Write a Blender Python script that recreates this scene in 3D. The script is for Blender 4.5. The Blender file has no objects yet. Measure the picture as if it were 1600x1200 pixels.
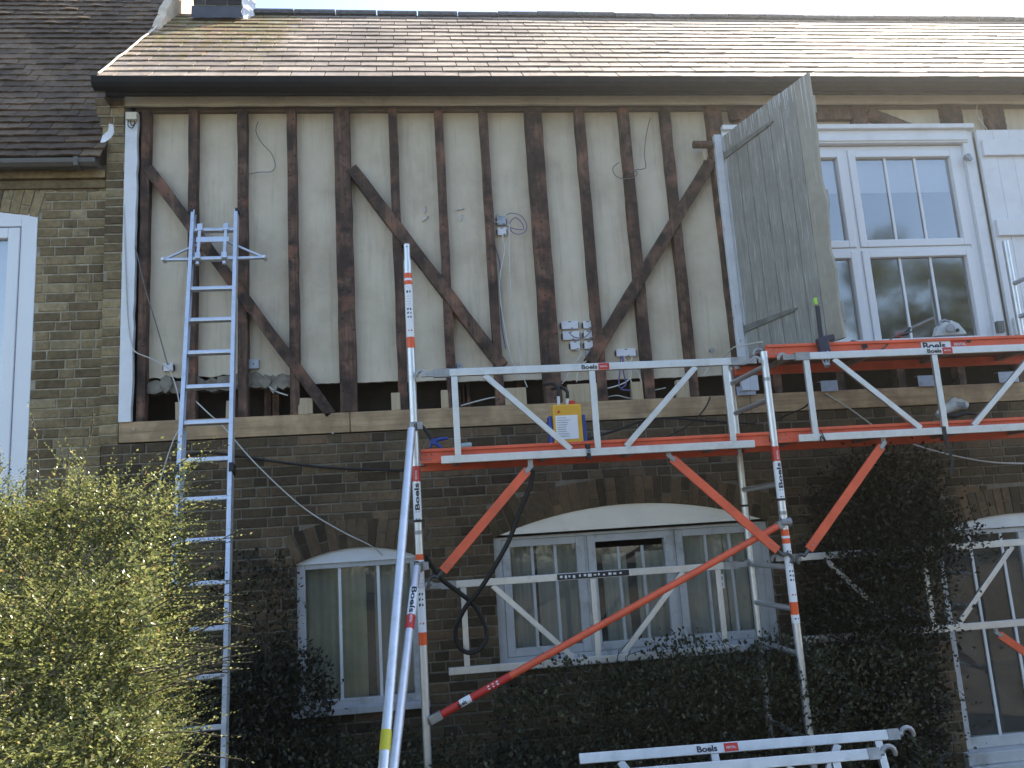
import bpy, bmesh, math, random
import numpy as np
from mathutils import Vector, Matrix
random.seed(7); rng = np.random.default_rng(11)
R = math.radians
sc = bpy.context.scene
COL = sc.collection

# ------------------------------------------------------------------ camera
YAW, PITCH, ROLL, FPX = R(6.65), R(10.44), R(-3.61), 1294.0
CAM = np.array([0.0, -6.5, 1.6])
def cam_axes():
    cy, sy, cp, sp, cr, sr = math.cos(YAW), math.sin(YAW), math.cos(PITCH), math.sin(PITCH), math.cos(ROLL), math.sin(ROLL)
    f = np.array([sy*cp, cy*cp, sp]); r = np.array([cy, -sy, 0.0]); u = np.cross(r, f)
    return r*cr+u*sr, u*cr-r*sr, f
AR, AU, AF = cam_axes()
cd = bpy.data.cameras.new('camera'); co = bpy.data.objects.new('camera', cd); COL.objects.link(co)
co.matrix_world = Matrix(((AR[0], AU[0], -AF[0], CAM[0]), (AR[1], AU[1], -AF[1], CAM[1]), (AR[2], AU[2], -AF[2], CAM[2]), (0, 0, 0, 1)))
cd.sensor_fit = 'HORIZONTAL'; cd.sensor_width = 36.0; cd.lens = 36.0*FPX/1600.0; cd.clip_start = 0.05; cd.clip_end = 2000
sc.camera = co

# ------------------------------------------------------------------ light
SUN_EL, SUN_AZ = R(47), R(48)          # behind the house, to the right
EXPOSURE = 2.05
w = bpy.data.worlds.new('World'); sc.world = w; w.use_nodes = True
nt = w.node_tree; bg = nt.nodes['Background']; sky = nt.nodes.new('ShaderNodeTexSky')
sky.sky_type = 'NISHITA'; sky.sun_disc = False; sky.sun_elevation = SUN_EL; sky.sun_rotation = SUN_AZ
sky.air_density = 1.0; sky.dust_density = .7; sky.ozone_density = 1.0
nt.links.new(sky.outputs[0], bg.inputs[0]); bg.inputs[1].default_value = 0.11
sl = bpy.data.lights.new('sun', 'SUN'); so = bpy.data.objects.new('sun', sl); COL.objects.link(so)
sl.energy = 4.0; sl.angle = R(0.5); sl.color = (1.0, 0.91, 0.76)
sd = Vector((math.sin(SUN_AZ)*math.cos(SUN_EL), math.cos(SUN_AZ)*math.cos(SUN_EL), math.sin(SUN_EL)))
so.rotation_euler = sd.to_track_quat('Z', 'Y').to_euler(); so.location = (8, 8, 14)
sc.view_settings.view_transform = 'Standard'; sc.view_settings.look = 'None'
sc.view_settings.exposure = EXPOSURE; sc.view_settings.gamma = 1.0
sc.cycles.max_bounces = 8; sc.cycles.transparent_max_bounces = 12

# ------------------------------------------------------------------ helpers
def at(x, y, Y=0.0):
    """a measured point of the photograph, taken to the upright plane at depth Y"""
    d = AR*(x-800)-AU*(y-600)+AF*FPX
    return Vector(CAM + d*((Y-CAM[1])/d[1]))

def tag(o, label=None, cat=None, group=None, kind=None):
    for k, v in (('label', label), ('category', cat), ('group', group), ('kind', kind)):
        if v: o[k] = v
    return o

def empty(name, loc, label, cat, group=None):
    o = bpy.data.objects.new(name, None); COL.objects.link(o); o.location = loc; o.empty_display_size = .1
    return tag(o, label, cat, group)

def origin(o):
    v = Vector((0, 0, 0))
    while o is not None:
        v += o.location; o = o.parent
    return v

class MB:
    def __init__(s): s.v = []; s.f = []; s.mi = []; s.m = 0
    def add(s, vs, fs):
        b = len(s.v); s.v.extend(Vector(p) for p in vs)
        for f in fs: s.f.append([b+i for i in f]); s.mi.append(s.m)
        return s
    def box(s, x0, x1, y0, y1, z0, z1, jit=0):
        vs = [(x, y, z) for x in (x0, x1) for y in (y0, y1) for z in (z0, z1)]
        if jit: vs = [tuple(c+random.uniform(-jit, jit) for c in p) for p in vs]
        return s.add(vs, [(0, 1, 3, 2), (4, 6, 7, 5), (0, 4, 5, 1), (2, 3, 7, 6), (0, 2, 6, 4), (1, 5, 7, 3)])
    def bar(s, p0, p1, w, d, up=(0, -1, 0), hw=None):
        """rectangular bar from p0 to p1; d is its size along 'up', w its size across"""
        p0, p1 = Vector(p0), Vector(p1); a = (p1-p0).normalized(); u = Vector(up); u = (u-a*u.dot(a)).normalized(); t = a.cross(u)
        vs = [p+t*(i*w/2)+u*(j*d/2) for p in (p0, p1) for i, j in ((-1, -1), (1, -1), (1, 1), (-1, 1))]
        return s.add(vs, [(0, 1, 2, 3), (7, 6, 5, 4), (0, 4, 5, 1), (1, 5, 6, 2), (2, 6, 7, 3), (3, 7, 4, 0)])
    def tube(s, pts, r, n=12, cap=True):
        pts = [Vector(p) for p in pts]; rs = r if isinstance(r, (list, tuple)) else [r]*len(pts); rings = []; u = None
        for i, p in enumerate(pts):
            a = (pts[min(i+1, len(pts)-1)]-pts[max(i-1, 0)]).normalized()
            if u is None: u = a.orthogonal().normalized()
            else:
                u = u-a*u.dot(a); u = u.normalized() if u.length > 1e-6 else a.orthogonal().normalized()
            t = a.cross(u); rings.append([p+(u*math.cos(2*math.pi*k/n)+t*math.sin(2*math.pi*k/n))*rs[i] for k in range(n)])
        b = [q for ring in rings for q in ring]; fs = []
        for i in range(len(pts)-1):
            for k in range(n): fs.append((i*n+k, i*n+(k+1) % n, (i+1)*n+(k+1) % n, (i+1)*n+k))
        if cap: fs += [tuple(range(n))[::-1], tuple((len(pts)-1)*n+k for k in range(n))]
        return s.add(b, fs)
    def prism(s, poly, off):
        """planar polygon extruded by the vector off"""
        n = len(poly); off = Vector(off); vs = [Vector(p) for p in poly]+[Vector(p)+off for p in poly]
        return s.add(vs, [tuple(range(n))[::-1], tuple(range(n, 2*n))]+[(i, (i+1) % n, n+(i+1) % n, n+i) for i in range(n)])
    def quad(s, *p): return s.add(p, [tuple(range(len(p)))])
    def build(s, name, mats, parent=None, smooth=False, bevel=0, label=None):
        o0 = origin(parent); me = bpy.data.meshes.new(name)
        me.from_pydata([tuple(p-o0) for p in s.v], [], s.f)
        for m in (mats if isinstance(mats, (list, tuple)) else [mats]): me.materials.append(m)
        if max(s.mi, default=0): me.polygons.foreach_set('material_index', s.mi)
        me.update(); o = bpy.data.objects.new(name, me); COL.objects.link(o)
        if parent: o.parent = parent
        if smooth:
            me.polygons.foreach_set('use_smooth', [True]*len(me.polygons))
            try: me.set_sharp_from_angle(angle=R(40))
            except Exception: pass
        if bevel:
            b = o.modifiers.new('bevel', 'BEVEL'); b.width = bevel; b.segments = 2; b.limit_method = 'ANGLE'
        if label: o['label'] = label
        return o

def smoothline(pts, k=6):
    """Catmull-Rom through the points"""
    P = [Vector(p) for p in pts]; out = []
    for i in range(len(P)-1):
        a, b, c, d = P[max(i-1, 0)], P[i], P[i+1], P[min(i+2, len(P)-1)]
        for j in range(k):
            t = j/k; out.append(.5*((2*b)+(c-a)*t+(2*a-5*b+4*c-d)*t*t+(3*b-a-3*c+d)*t**3))
    return out+[P[-1]]

_tx = {}
def text_geo(s, h, bold=.02, sx=1.0):
    """letters as flat faces: (points, faces, width), cap height h"""
    if s not in _tx:
        c = bpy.data.curves.new('lettering', 'FONT'); c.body = s; c.size = 1; c.offset = bold; c.resolution_u = 3
        o = bpy.data.objects.new('lettering', c); COL.objects.link(o); bpy.context.view_layer.update()
        me = bpy.data.meshes.new_from_object(o.evaluated_get(bpy.context.evaluated_depsgraph_get()))
        b_ = bmesh.new(); b_.from_mesh(me); bmesh.ops.triangulate(b_, faces=b_.faces); hi = max(q.co.y for q in b_.verts)
        for k in range(1, 10): bmesh.ops.bisect_plane(b_, geom=b_.verts[:]+b_.edges[:]+b_.faces[:], plane_co=(0, hi*k/10, 0), plane_no=(0, 1, 0))
        b_.to_mesh(me); b_.free()
        v = np.array([(q.co.x, q.co.y) for q in me.vertices]); f = [tuple(p.vertices) for p in me.polygons]
        v -= v.min(0); bpy.data.objects.remove(o); bpy.data.curves.remove(c); bpy.data.meshes.remove(me); _tx[s] = (v, f)
    v, f = _tx[s]; k = h/v[:, 1].max()
    return v*np.array([k*sx, k]), f, v[:, 0].max()*k*sx
def flat_text(mb, s, h, p, ux, uy, n, bold=.02, sx=1.0, eps=.0015):
    v, f, wd = text_geo(s, h, bold, sx); p, ux, uy, n = Vector(p), Vector(ux).normalized(), Vector(uy).normalized(), Vector(n).normalized()
    mb.add([p+ux*a+uy*b+n*eps for a, b in v], f); return wd
def tube_text(mb, s, h, p, ax, n, r, bold=.02, sx=1.0):
    """letters bent round a pole: they run from p along ax, n points to the reader"""
    v, f, wd = text_geo(s, h, bold, sx); p, ax, n = Vector(p), Vector(ax).normalized(), Vector(n); n = (n-ax*n.dot(ax)).normalized(); up = n.cross(ax)
    vs = []
    for a, b in v:
        g = (b-h/2)/r; vs.append(p+ax*a+(n*math.cos(g)+up*math.sin(g))*r)
    mb.add(vs, f); return wd
def ring(mb, p0, ax, t0, t1, r, n=20):
    p0, ax = Vector(p0), Vector(ax).normalized(); mb.tube([p0+ax*t0, p0+ax*t1], r, n, cap=True)

# ------------------------------------------------------------------ materials
def nodes(name):
    m = bpy.data.materials.new(name); m.use_nodes = True; t = m.node_tree
    return m, t, t.nodes['Principled BSDF'], (lambda k: t.nodes.new('ShaderNode'+k)), t.links.new
def ramp(N, stops):
    r = N('ValToRGB'); e = r.color_ramp.elements
    while len(e) < len(stops): e.new(.5)
    for q, (p, c) in zip(e, stops): q.position = p; q.color = (*c, 1)
    return r
def noise(N, L, t, scale, detail=5, rough=.6, stretch=None, rot=None, coord='Object'):
    tc = N('TexCoord'); n = N('TexNoise'); n.inputs['Scale'].default_value = scale; n.inputs['Detail'].default_value = detail; n.inputs['Roughness'].default_value = rough
    if stretch or rot:
        mp = N('Mapping'); L(tc.outputs[coord], mp.inputs[0])
        if stretch: mp.inputs['Scale'].default_value = stretch
        if rot: mp.inputs['Rotation'].default_value = rot
        L(mp.outputs[0], n.inputs['Vector'])
    else: L(tc.outputs[coord], n.inputs['Vector'])
    return n
def mixc(N, L, a, b, fac, mode='MIX'):
    x = N('Mix'); x.data_type = 'RGBA'; x.blend_type = mode
    for sck, val in ((x.inputs[0], fac), (x.inputs[6], a), (x.inputs[7], b)):
        if isinstance(val, (int, float)): sck.default_value = val
        elif isinstance(val, tuple): sck.default_value = (*val, 1)
        else: L(val, sck)
    return x.outputs[2]
def bump(N, L, b, h, strength=.3, dist=.01):
    k = N('Bump'); k.inputs['Strength'].default_value = strength; k.inputs['Distance'].default_value = dist; L(h, k.inputs['Height']); L(k.outputs[0], b.inputs['Normal'])

def mat_plain(name, c, rough=.5, metal=0.0, var=.15, scale=9, bs=.08, dirt=None, dirt_amt=.5, stretch=None, spec=.5):
    m, t, b, N, L = nodes(name); n = noise(N, L, t, scale, stretch=stretch)
    col = ramp(N, [(.3, tuple(x*(1-var) for x in c)), (.7, tuple(min(1, x*(1+var)) for x in c))]); L(n.outputs[0], col.inputs[0]); out = col.outputs[0]
    if dirt:
        n2 = noise(N, L, t, scale*.6, 8, .75); r2 = ramp(N, [(.52, (0, 0, 0)), (.68, (dirt_amt,)*3)]); L(n2.outputs[0], r2.inputs[0]); out = mixc(N, L, out, dirt, r2.outputs[0])
    L(out, b.inputs['Base Color']); b.inputs['Metallic'].default_value = metal; b.inputs['Specular IOR Level'].default_value = spec
    rr = N('MapRange'); rr.inputs['To Min'].default_value = max(.02, rough-.1); rr.inputs['To Max'].default_value = min(1, rough+.12); L(n.outputs[0], rr.inputs['Value']); L(rr.outputs[0], b.inputs['Roughness'])
    if bs: bump(N, L, b, n.outputs[0], bs, .004)
    return m

def mat_wood(name, dark, mid, light, along=(30, 30, 1.4), rot=None, holes=True, blotch=.85, bs=.35):
    m, t, b, N, L = nodes(name)
    g = noise(N, L, t, 1.6, 8, .65, along, rot); r = ramp(N, [(.28, dark), (.5, mid), (.75, light)]); L(g.outputs[0], r.inputs[0]); out = r.outputs[0]
    bl = noise(N, L, t, 2.2, 6, .62, (2.0, 2.0, 1.5)); br = ramp(N, [(.42, (blotch,)*3), (.6, (0, 0, 0))]); L(bl.outputs[0], br.inputs[0])
    out = mixc(N, L, out, tuple(x*.45 for x in dark), br.outputs[0])
    pale = noise(N, L, t, 3.1, 6, .7, (1.2, 1.2, 2.0)); pr = ramp(N, [(.56, (0, 0, 0)), (.72, (.55,)*3)]); L(pale.outputs[0], pr.inputs[0]); out = mixc(N, L, out, light, pr.outputs[0])
    if holes:
        tc = N('TexCoord'); v = N('TexVoronoi'); v.inputs['Scale'].default_value = 15; L(tc.outputs['Object'], v.inputs['Vector'])
        vr = ramp(N, [(.10, (.9,)*3), (.16, (0, 0, 0))]); L(v.outputs['Distance'], vr.inputs[0])
        bl2 = noise(N, L, t, 5.5, 5, .6, (1.5, 1.5, 1.1)); b2r = ramp(N, [(.38, (.75,)*3), (.50, (0, 0, 0))]); L(bl2.outputs[0], b2r.inputs[0]); out = mixc(N, L, out, (.014, .010, .009), b2r.outputs[0])
        rd = noise(N, L, t, 2.7, 5, .6, (1.3, 1.3, 1.6)); rr_ = ramp(N, [(.54, (0, 0, 0)), (.66, (.6,)*3)]); L(rd.outputs[0], rr_.inputs[0]); out = mixc(N, L, out, (light[0]*1.05, light[1]*.82, light[2]*.72), rr_.outputs[0]); out = mixc(N, L, out, (.006, .005, .004), vr.outputs[0])
    L(out, b.inputs['Base Color']); b.inputs['Roughness'].default_value = .82; bump(N, L, b, g.outputs[0], bs, .006)
    return m

def mat_island(name, stops, rough=.85, nscale=24, nv=.5, bs=.5, soot=None, extra=None, rough_var=0):
    """one colour per brick, slate or tile, with grain inside it"""
    m, t, b, N, L = nodes(name); gi = N('NewGeometry'); r = ramp(N, stops); L(gi.outputs['Random Per Island'], r.inputs[0])
    n = noise(N, L, t, nscale, 7, .7); nr = ramp(N, [(.25, (1-nv,)*3), (.75, (1+nv*.6,)*3)]); L(n.outputs[0], nr.inputs[0])
    out = mixc(N, L, r.outputs[0], nr.outputs[0], 1.0, 'MULTIPLY')
    n2 = noise(N, L, t, 1.3, 6, .65); n2r = ramp(N, [(.35, (.62,)*3), (.65, (1.25,)*3)]); L(n2.outputs[0], n2r.inputs[0]); out = mixc(N, L, out, n2r.outputs[0], 1.0, 'MULTIPLY')
    if extra: out = extra(N, L, t, out)
    L(out, b.inputs['Base Color']); b.inputs['Roughness'].default_value = rough; b.inputs['Specular IOR Level'].default_value = .25; bump(N, L, b, n.outputs[0], bs, .006)
    return m

def mat_leaf(name, stops, trans=.35, gloss=.4):
    m, t, b, N, L = nodes(name); gi = N('NewGeometry'); r = ramp(N, stops); L(gi.outputs['Random Per Island'], r.inputs[0])
    L(r.outputs[0], b.inputs['Base Color']); b.inputs['Roughness'].default_value = gloss
    tr = N('BsdfTranslucent'); hs = N('HueSaturation'); hs.inputs['Value'].default_value = 1.4; hs.inputs['Hue'].default_value = .485; L(r.outputs[0], hs.inputs['Color']); L(hs.outputs[0], tr.inputs[0])
    mx = N('MixShader'); mx.inputs[0].default_value = trans; L(b.outputs[0], mx.inputs[1]); L(tr.outputs[0], mx.inputs[2]); L(mx.outputs[0], t.nodes['Material Output'].inputs[0])
    return m

def mat_glass(name, tint=(.8, .84, .82), rough=.01, boost=1.6, dust=0.0):
    m, t, b, N, L = nodes(name); t.nodes.remove(b); tr = N('BsdfTransparent'); tr.inputs[0].default_value = (*tint, 1); gl = N('BsdfGlossy'); gl.inputs['Roughness'].default_value = rough
    fr = N('Fresnel'); fr.inputs[0].default_value = 1.5; mu = N('Math'); mu.operation = 'MULTIPLY'; mu.use_clamp = True; mu.inputs[1].default_value = boost; L(fr.outputs[0], mu.inputs[0])
    n = noise(N, L, t, 1.5, 2); bp = N('Bump'); bp.inputs['Strength'].default_value = .04; bp.inputs['Distance'].default_value = .02; L(n.outputs[0], bp.inputs['Height']); L(bp.outputs[0], gl.inputs['Normal'])
    if dust:
        df = N('BsdfDiffuse'); df.inputs[0].default_value = (.5, .5, .47, 1); dm = N('MixShader'); dn = noise(N, L, t, 3.5, 6, .7); dr_ = N('MapRange'); dr_.inputs['From Min'].default_value = .3; dr_.inputs['From Max'].default_value = .8; dr_.inputs['To Min'].default_value = dust*.5; dr_.inputs['To Max'].default_value = dust*2
        L(dn.outputs[0], dr_.inputs['Value']); L(dr_.outputs[0], dm.inputs[0]); L(tr.outputs[0], dm.inputs[1]); L(df.outputs[0], dm.inputs[2]); tr = dm
    mx = N('MixShader'); L(mu.outputs[0], mx.inputs[0]); L(tr.outputs[0], mx.inputs[1]); L(gl.outputs[0], mx.inputs[2]); L(mx.outputs[0], t.nodes['Material Output'].inputs[0])
    return m

def lichen(N, L, t, out):
    geo = N('NewGeometry'); sx = N('SeparateXYZ'); L(geo.outputs['Position'], sx.inputs[0])
    mr = N('MapRange'); mr.inputs['From Min'].default_value = .5; mr.inputs['From Max'].default_value = -1.2; mz = N('MapRange'); mz.inputs['From Min'].default_value = 5.3; mz.inputs['From Max'].default_value = 6.7; mz.inputs['To Min'].default_value = .72; L(sx.outputs['Z'], mz.inputs['Value']); L(sx.outputs['X'], mr.inputs['Value'])
    n = noise(N, L, t, 11, 8, .82); a = N('Math'); a.operation = 'MULTIPLY'; L(n.outputs[0], a.inputs[0]); L(mr.outputs[0], a.inputs[1]); a2 = N('Math'); a2.operation = 'MULTIPLY'; L(a.outputs[0], a2.inputs[0]); L(mz.outputs[0], a2.inputs[1]); a = a2
    r = ramp(N, [(.415, (0, 0, 0)), (.50, (.85,)*3)]); L(a.outputs[0], r.inputs[0])
    n2 = noise(N, L, t, 5, 4); c = ramp(N, [(.35, (.16, .15, .03)), (.55, (.20, .13, .03)), (.68, (.26, .09, .02))]); L(n2.outputs[0], c.inputs[0])
    return mixc(N, L, out, c.outputs[0], r.outputs[0])

M = {}
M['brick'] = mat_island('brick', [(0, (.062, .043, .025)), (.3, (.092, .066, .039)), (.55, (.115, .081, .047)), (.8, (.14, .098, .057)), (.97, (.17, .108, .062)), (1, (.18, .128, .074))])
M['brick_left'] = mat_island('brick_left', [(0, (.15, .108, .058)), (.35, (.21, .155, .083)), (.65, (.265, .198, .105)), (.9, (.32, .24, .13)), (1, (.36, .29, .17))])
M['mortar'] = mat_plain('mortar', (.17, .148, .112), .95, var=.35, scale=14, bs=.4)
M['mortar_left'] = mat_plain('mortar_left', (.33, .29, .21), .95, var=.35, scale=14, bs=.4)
M['slate'] = mat_island('slate', [(0, (.27, .205, .16)), (.4, (.35, .27, .21)), (.7, (.39, .305, .235)), (.9, (.43, .335, .25)), (1, (.31, .26, .22))], .8, 16, .35, .3, extra=lichen)
M['tile'] = mat_island('tile', [(0, (.105, .072, .045)), (.5, (.15, .102, .064)), (1, (.20, .135, .082))], .75, 30, .5, .5)
M['lead'] = mat_plain('lead', (.07, .072, .08), .5, .4, .2, 5)
M['stud'] = mat_wood('old_stud', (.055, .032, .022), (.135, .074, .049), (.27, .15, .10))
M['brace_r'] = mat_wood('old_brace', (.055, .034, .023), (.135, .078, .052), (.26, .15, .10), rot=(0, R(38), 0))
M['brace_l'] = mat_wood('old_brace_mirrored', (.055, .034, .023), (.135, .078, .052), (.26, .15, .10), rot=(0, R(-38), 0))
M['newwood'] = mat_wood('pale_new_timber', (.28, .185, .10), (.45, .31, .175), (.56, .40, .24), along=(1.4, 25, 25), holes=False, blotch=.45, bs=.15)
M['packer'] = mat_wood('pale_block', (.36, .27, .17), (.46, .36, .23), (.54, .43, .29), holes=False, blotch=.1, bs=.15)
def mat_plaster():
    m, t, b, N, L = nodes('plaster'); n = noise(N, L, t, 2.2, 7, .65); r = ramp(N, [(.3, (.49, .415, .31)), (.5, (.61, .53, .405)), (.72, (.69, .605, .475))]); L(n.outputs[0], r.inputs[0]); out = r.outputs[0]
    s = noise(N, L, t, 3, 6, .7, (9, 9, .6)); sr = ramp(N, [(.52, (0, 0, 0)), (.75, (.35,)*3)]); L(s.outputs[0], sr.inputs[0]); out = mixc(N, L, out, (.24, .20, .145), sr.outputs[0])
    f = noise(N, L, t, 60, 3); fr = ramp(N, [(.68, (0, 0, 0)), (.76, (.4,)*3)]); L(f.outputs[0], fr.inputs[0]); out = mixc(N, L, out, (.2, .17, .13), fr.outputs[0])
    L(out, b.inputs['Base Color']); b.inputs['Roughness'].default_value = .9; bump(N, L, b, n.outputs[0], .15, .01); return m
M['plaster'] = mat_plaster()
M['rubble'] = mat_plain('old_mortar_rubble', (.20, .18, .145), .95, var=.5, scale=9, bs=.9, dirt=(.06, .05, .035))
M['void'] = mat_plain('dark_cavity', (.035, .027, .02), .95, var=.5, scale=7)
M['archboard'] = mat_plain('cream_arch_board', (.88, .85, .77), .6, var=.05, scale=4, dirt=(.45, .4, .32), dirt_amt=.3)
M['soffit'] = mat_plain('cream_paint', (.70, .64, .51), .6, var=.08, scale=4, dirt=(.3, .26, .19), dirt_amt=.4)
M['black'] = mat_plain('black_paint', (.010, .010, .010), .75, var=.3, scale=5, dirt=(.04, .04, .035), dirt_amt=.3, spec=.2)
M['white'] = mat_plain('white_paint', (.72, .73, .75), .5, var=.05, scale=6, dirt=(.5, .5, .48), dirt_amt=.35)
M['upvc'] = mat_plain('white_window_frame', (.74, .75, .77), .35, var=.03, scale=3, bs=0)
M['oldwhite'] = mat_plain('grimy_white_frame', (.50, .505, .515), .5, var=.08, scale=8, dirt=(.18, .17, .15), dirt_amt=.55)
def mat_peel(name, base, under, lo=.55, hi=.6, stretch=(3, 3, 1), scale=7):
    m, t, b, N, L = nodes(name); n = noise(N, L, t, scale, 9, .75, stretch); r = ramp(N, [(lo, (0, 0, 0)), (hi, (1, 1, 1))]); L(n.outputs[0], r.inputs[0])
    n2 = noise(N, L, t, 5, 6); r2 = ramp(N, [(.3, tuple(x*.75 for x in base)), (.7, base)]); L(n2.outputs[0], r2.inputs[0])
    L(mixc(N, L, r2.outputs[0], under, r.outputs[0]), b.inputs['Base Color']); b.inputs['Roughness'].default_value = .75; bump(N, L, b, n.outputs[0], .3, .006); return m
M['peel'] = mat_peel('peeling_white_paint', (.66, .68, .71), (.09, .085, .07), .62, .65)
M['shutter'] = mat_peel('weathered_grey_boards', (.27, .268, .235), (.47, .465, .43), .50, .70, (26, 26, 1.3), 3)
M['shutter_tan'] = mat_peel('weathered_bare_board', (.36, .335, .27), (.5, .48, .44), .56, .72, (22, 22, 1.2), 3)
M['strap'] = mat_plain('painted_iron_strap', (.15, .155, .14), .7, var=.3, scale=12)
M['drip'] = mat_plain('white_paint_drips', (.6, .63, .63), .6)
M['alu'] = mat_plain('aluminium', (.66, .665, .675), .40, .85, .06, 14, .05, dirt=(.35, .34, .32), dirt_amt=.35)
M['ladder'] = mat_plain('ladder_aluminium', (.62, .64, .68), .42, .7, .07, 14, .05, dirt=(.3, .3, .3), dirt_amt=.35)
M['steel'] = mat_plain('dull_steel', (.33, .33, .33), .5, .7, .25, 15)
M['darksteel'] = mat_plain('dark_cast_hook', (.10, .10, .10), .5, .6, .3, 15)
M['orange'] = mat_plain('orange_paint', (.72, .118, .050), .45, var=.14, scale=7, dirt=(.28, .06, .03), dirt_amt=.35)
M['ply'] = mat_plain('deck_underside', (.14, .055, .035), .7, var=.35, scale=6, dirt=(.05, .03, .02))
M['ply_tan'] = mat_plain('hatch_board', (.30, .12, .07), .7, var=.3, scale=9)
M['orange_tape'] = mat_plain('orange_sticker', (.75, .10, .02), .4, var=.05)
M['red_tape'] = mat_plain('red_sticker', (.52, .035, .025), .4, var=.06)
M['label_white'] = mat_plain('white_sticker', (.76, .77, .79), .4, var=.04, bs=0)
M['ink'] = mat_plain('dark_ink', (.012, .013, .02), .5, bs=0)
M['ink_grey'] = mat_plain('grey_ink', (.28, .30, .35), .5, bs=0)
M['yellow_tape'] = mat_plain('yellow_tape', (.62, .55, .03), .5)
M['blacktape'] = mat_plain('black_rubber', (.012, .012, .012), .6)
M['yellow'] = mat_plain('yellow_plastic', (.70, .38, .03), .45, var=.1)
M['blue'] = mat_plain('blue_plastic', (.02, .06, .30), .4)
M['purple'] = mat_plain('purple_cable', (.10, .09, .24), .5)
M['whitecable'] = mat_plain('white_cable', (.54, .53, .49), .5, dirt=(.3, .29, .25))
M['greycable'] = mat_plain('grey_cable', (.15, .14, .13), .6)
M['socket'] = mat_plain('white_plastic', (.66, .66, .70), .45, var=.04, bs=0)
M['toolgrey'] = mat_plain('pale_tool_plastic', (.55, .57, .56), .45)
M['greenish'] = mat_plain('clear_plastic', (.35, .42, .42), .25)
M['redtool'] = mat_plain('red_plastic', (.5, .03, .02), .4)
M['navy'] = mat_plain('dark_navy_clamp', (.02, .02, .045), .45)
M['zinc'] = mat_plain('galvanised_plate', (.36, .39, .44), .55, .3, .15, 20)
M['sheet'] = mat_plain('white_plastic_sheet', (.75, .75, .78), .45)
M['gable'] = mat_plain('cream_render', (.62, .50, .36), .9, var=.2, scale=6, bs=.5, dirt=(.55, .25, .10), dirt_amt=.6)
M['curtain'] = mat_plain('grey_net_curtain', (.55, .555, .53), .9, var=.12, scale=3, bs=0, stretch=(6, 6, .4))
M['curtain_green'] = mat_plain('greenish_curtain', (.60, .60, .48), .9, var=.25, scale=2.5, bs=0)
M['blind'] = mat_plain('white_roller_blind', (.72, .74, .78), .7, var=.02, bs=0)
M['room'] = mat_plain('room_wall', (.10, .095, .085), .9)
M['roomwood'] = mat_plain('curtain_rail_wood', (.35, .22, .12), .6)
M['glass'] = mat_glass('window_glass', (.95, .97, .97), rough=.05, boost=7.5)
M['glass_low'] = mat_glass('dusty_window_glass', (.84, .87, .84), .02, 2.0, dust=.10)
M['soil'] = mat_plain('garden_soil', (.06, .05, .035), .95, var=.5, scale=3, bs=.8)
M['bark'] = mat_plain('bark', (.055, .04, .028), .9, var=.4, scale=20, bs=.6)
M['greyboard'] = mat_plain('grey_sheet_board', (.13, .13, .125), .8, var=.2, scale=6)
M['leaf_sun'] = mat_leaf('small_glossy_leaf', [(0, (.075, .088, .028)), (.35, (.122, .142, .046)), (.7, (.178, .20, .07)), (.93, (.26, .265, .11)), (.97, (.32, .28, .11)), (1, (.30, .17, .06))], .5, .24)
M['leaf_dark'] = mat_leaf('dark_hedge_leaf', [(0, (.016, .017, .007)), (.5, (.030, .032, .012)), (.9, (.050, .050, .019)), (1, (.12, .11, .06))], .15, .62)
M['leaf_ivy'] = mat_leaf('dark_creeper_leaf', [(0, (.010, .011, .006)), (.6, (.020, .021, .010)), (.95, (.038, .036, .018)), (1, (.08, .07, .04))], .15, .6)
M['leaf_tree'] = mat_leaf('tree_leaf', [(0, (.03, .045, .010)), (.6, (.055, .075, .018)), (1, (.10, .11, .03))], .3, .6)

# ------------------------------------------------------------------ setting
GZ = -0.55
g = MB()
n = 40
xs = np.concatenate([np.linspace(-60, -12, 6), np.linspace(-11, 14, 30), np.linspace(16, 60, 6)]); ys = np.concatenate([np.linspace(-60, -12, 6), np.linspace(-11, 12, 26), np.linspace(14, 60, 6)])
g.add([(x, y, GZ+(random.uniform(-.03, .03) if abs(x) < 12 and abs(y) < 12 else 0)) for y in ys for x in xs], [(j*len(xs)+i, j*len(xs)+i+1, (j+1)*len(xs)+i+1, (j+1)*len(xs)+i) for j in range(len(ys)-1) for i in range(len(xs)-1)])
tag(g.build('ground', M['soil'], smooth=True), kind='structure')

# ------------------------------------------------------------------ bricks
def brick_box(mb, x0, x1, z0, z1, Y, dep=.05):
    b = .0045; j = lambda: random.uniform(-.0022, .0022); yo = Y+random.uniform(-.0025, .0025)
    o = [(x0+j(), yo+b, z0+j()), (x1+j(), yo+b, z0+j()), (x1+j(), yo+b, z1+j()), (x0+j(), yo+b, z1+j())]
    i = [(x0+b+j(), yo, z0+b+j()), (x1-b+j(), yo, z0+b+j()), (x1-b+j(), yo, z1-b+j()), (x0+b+j(), yo, z1-b+j())]
    k = [(x0, Y+dep, z0), (x1, Y+dep, z0), (x1, Y+dep, z1), (x0, Y+dep, z1)]
    f = [(4, 5, 6, 7)]
    for a in range(4):
        c = (a+1) % 4; f += [(a, c, 4+c, 4+a), (8+a, 8+c, c, a)]
    mb.add(o+i+k, f)

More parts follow.
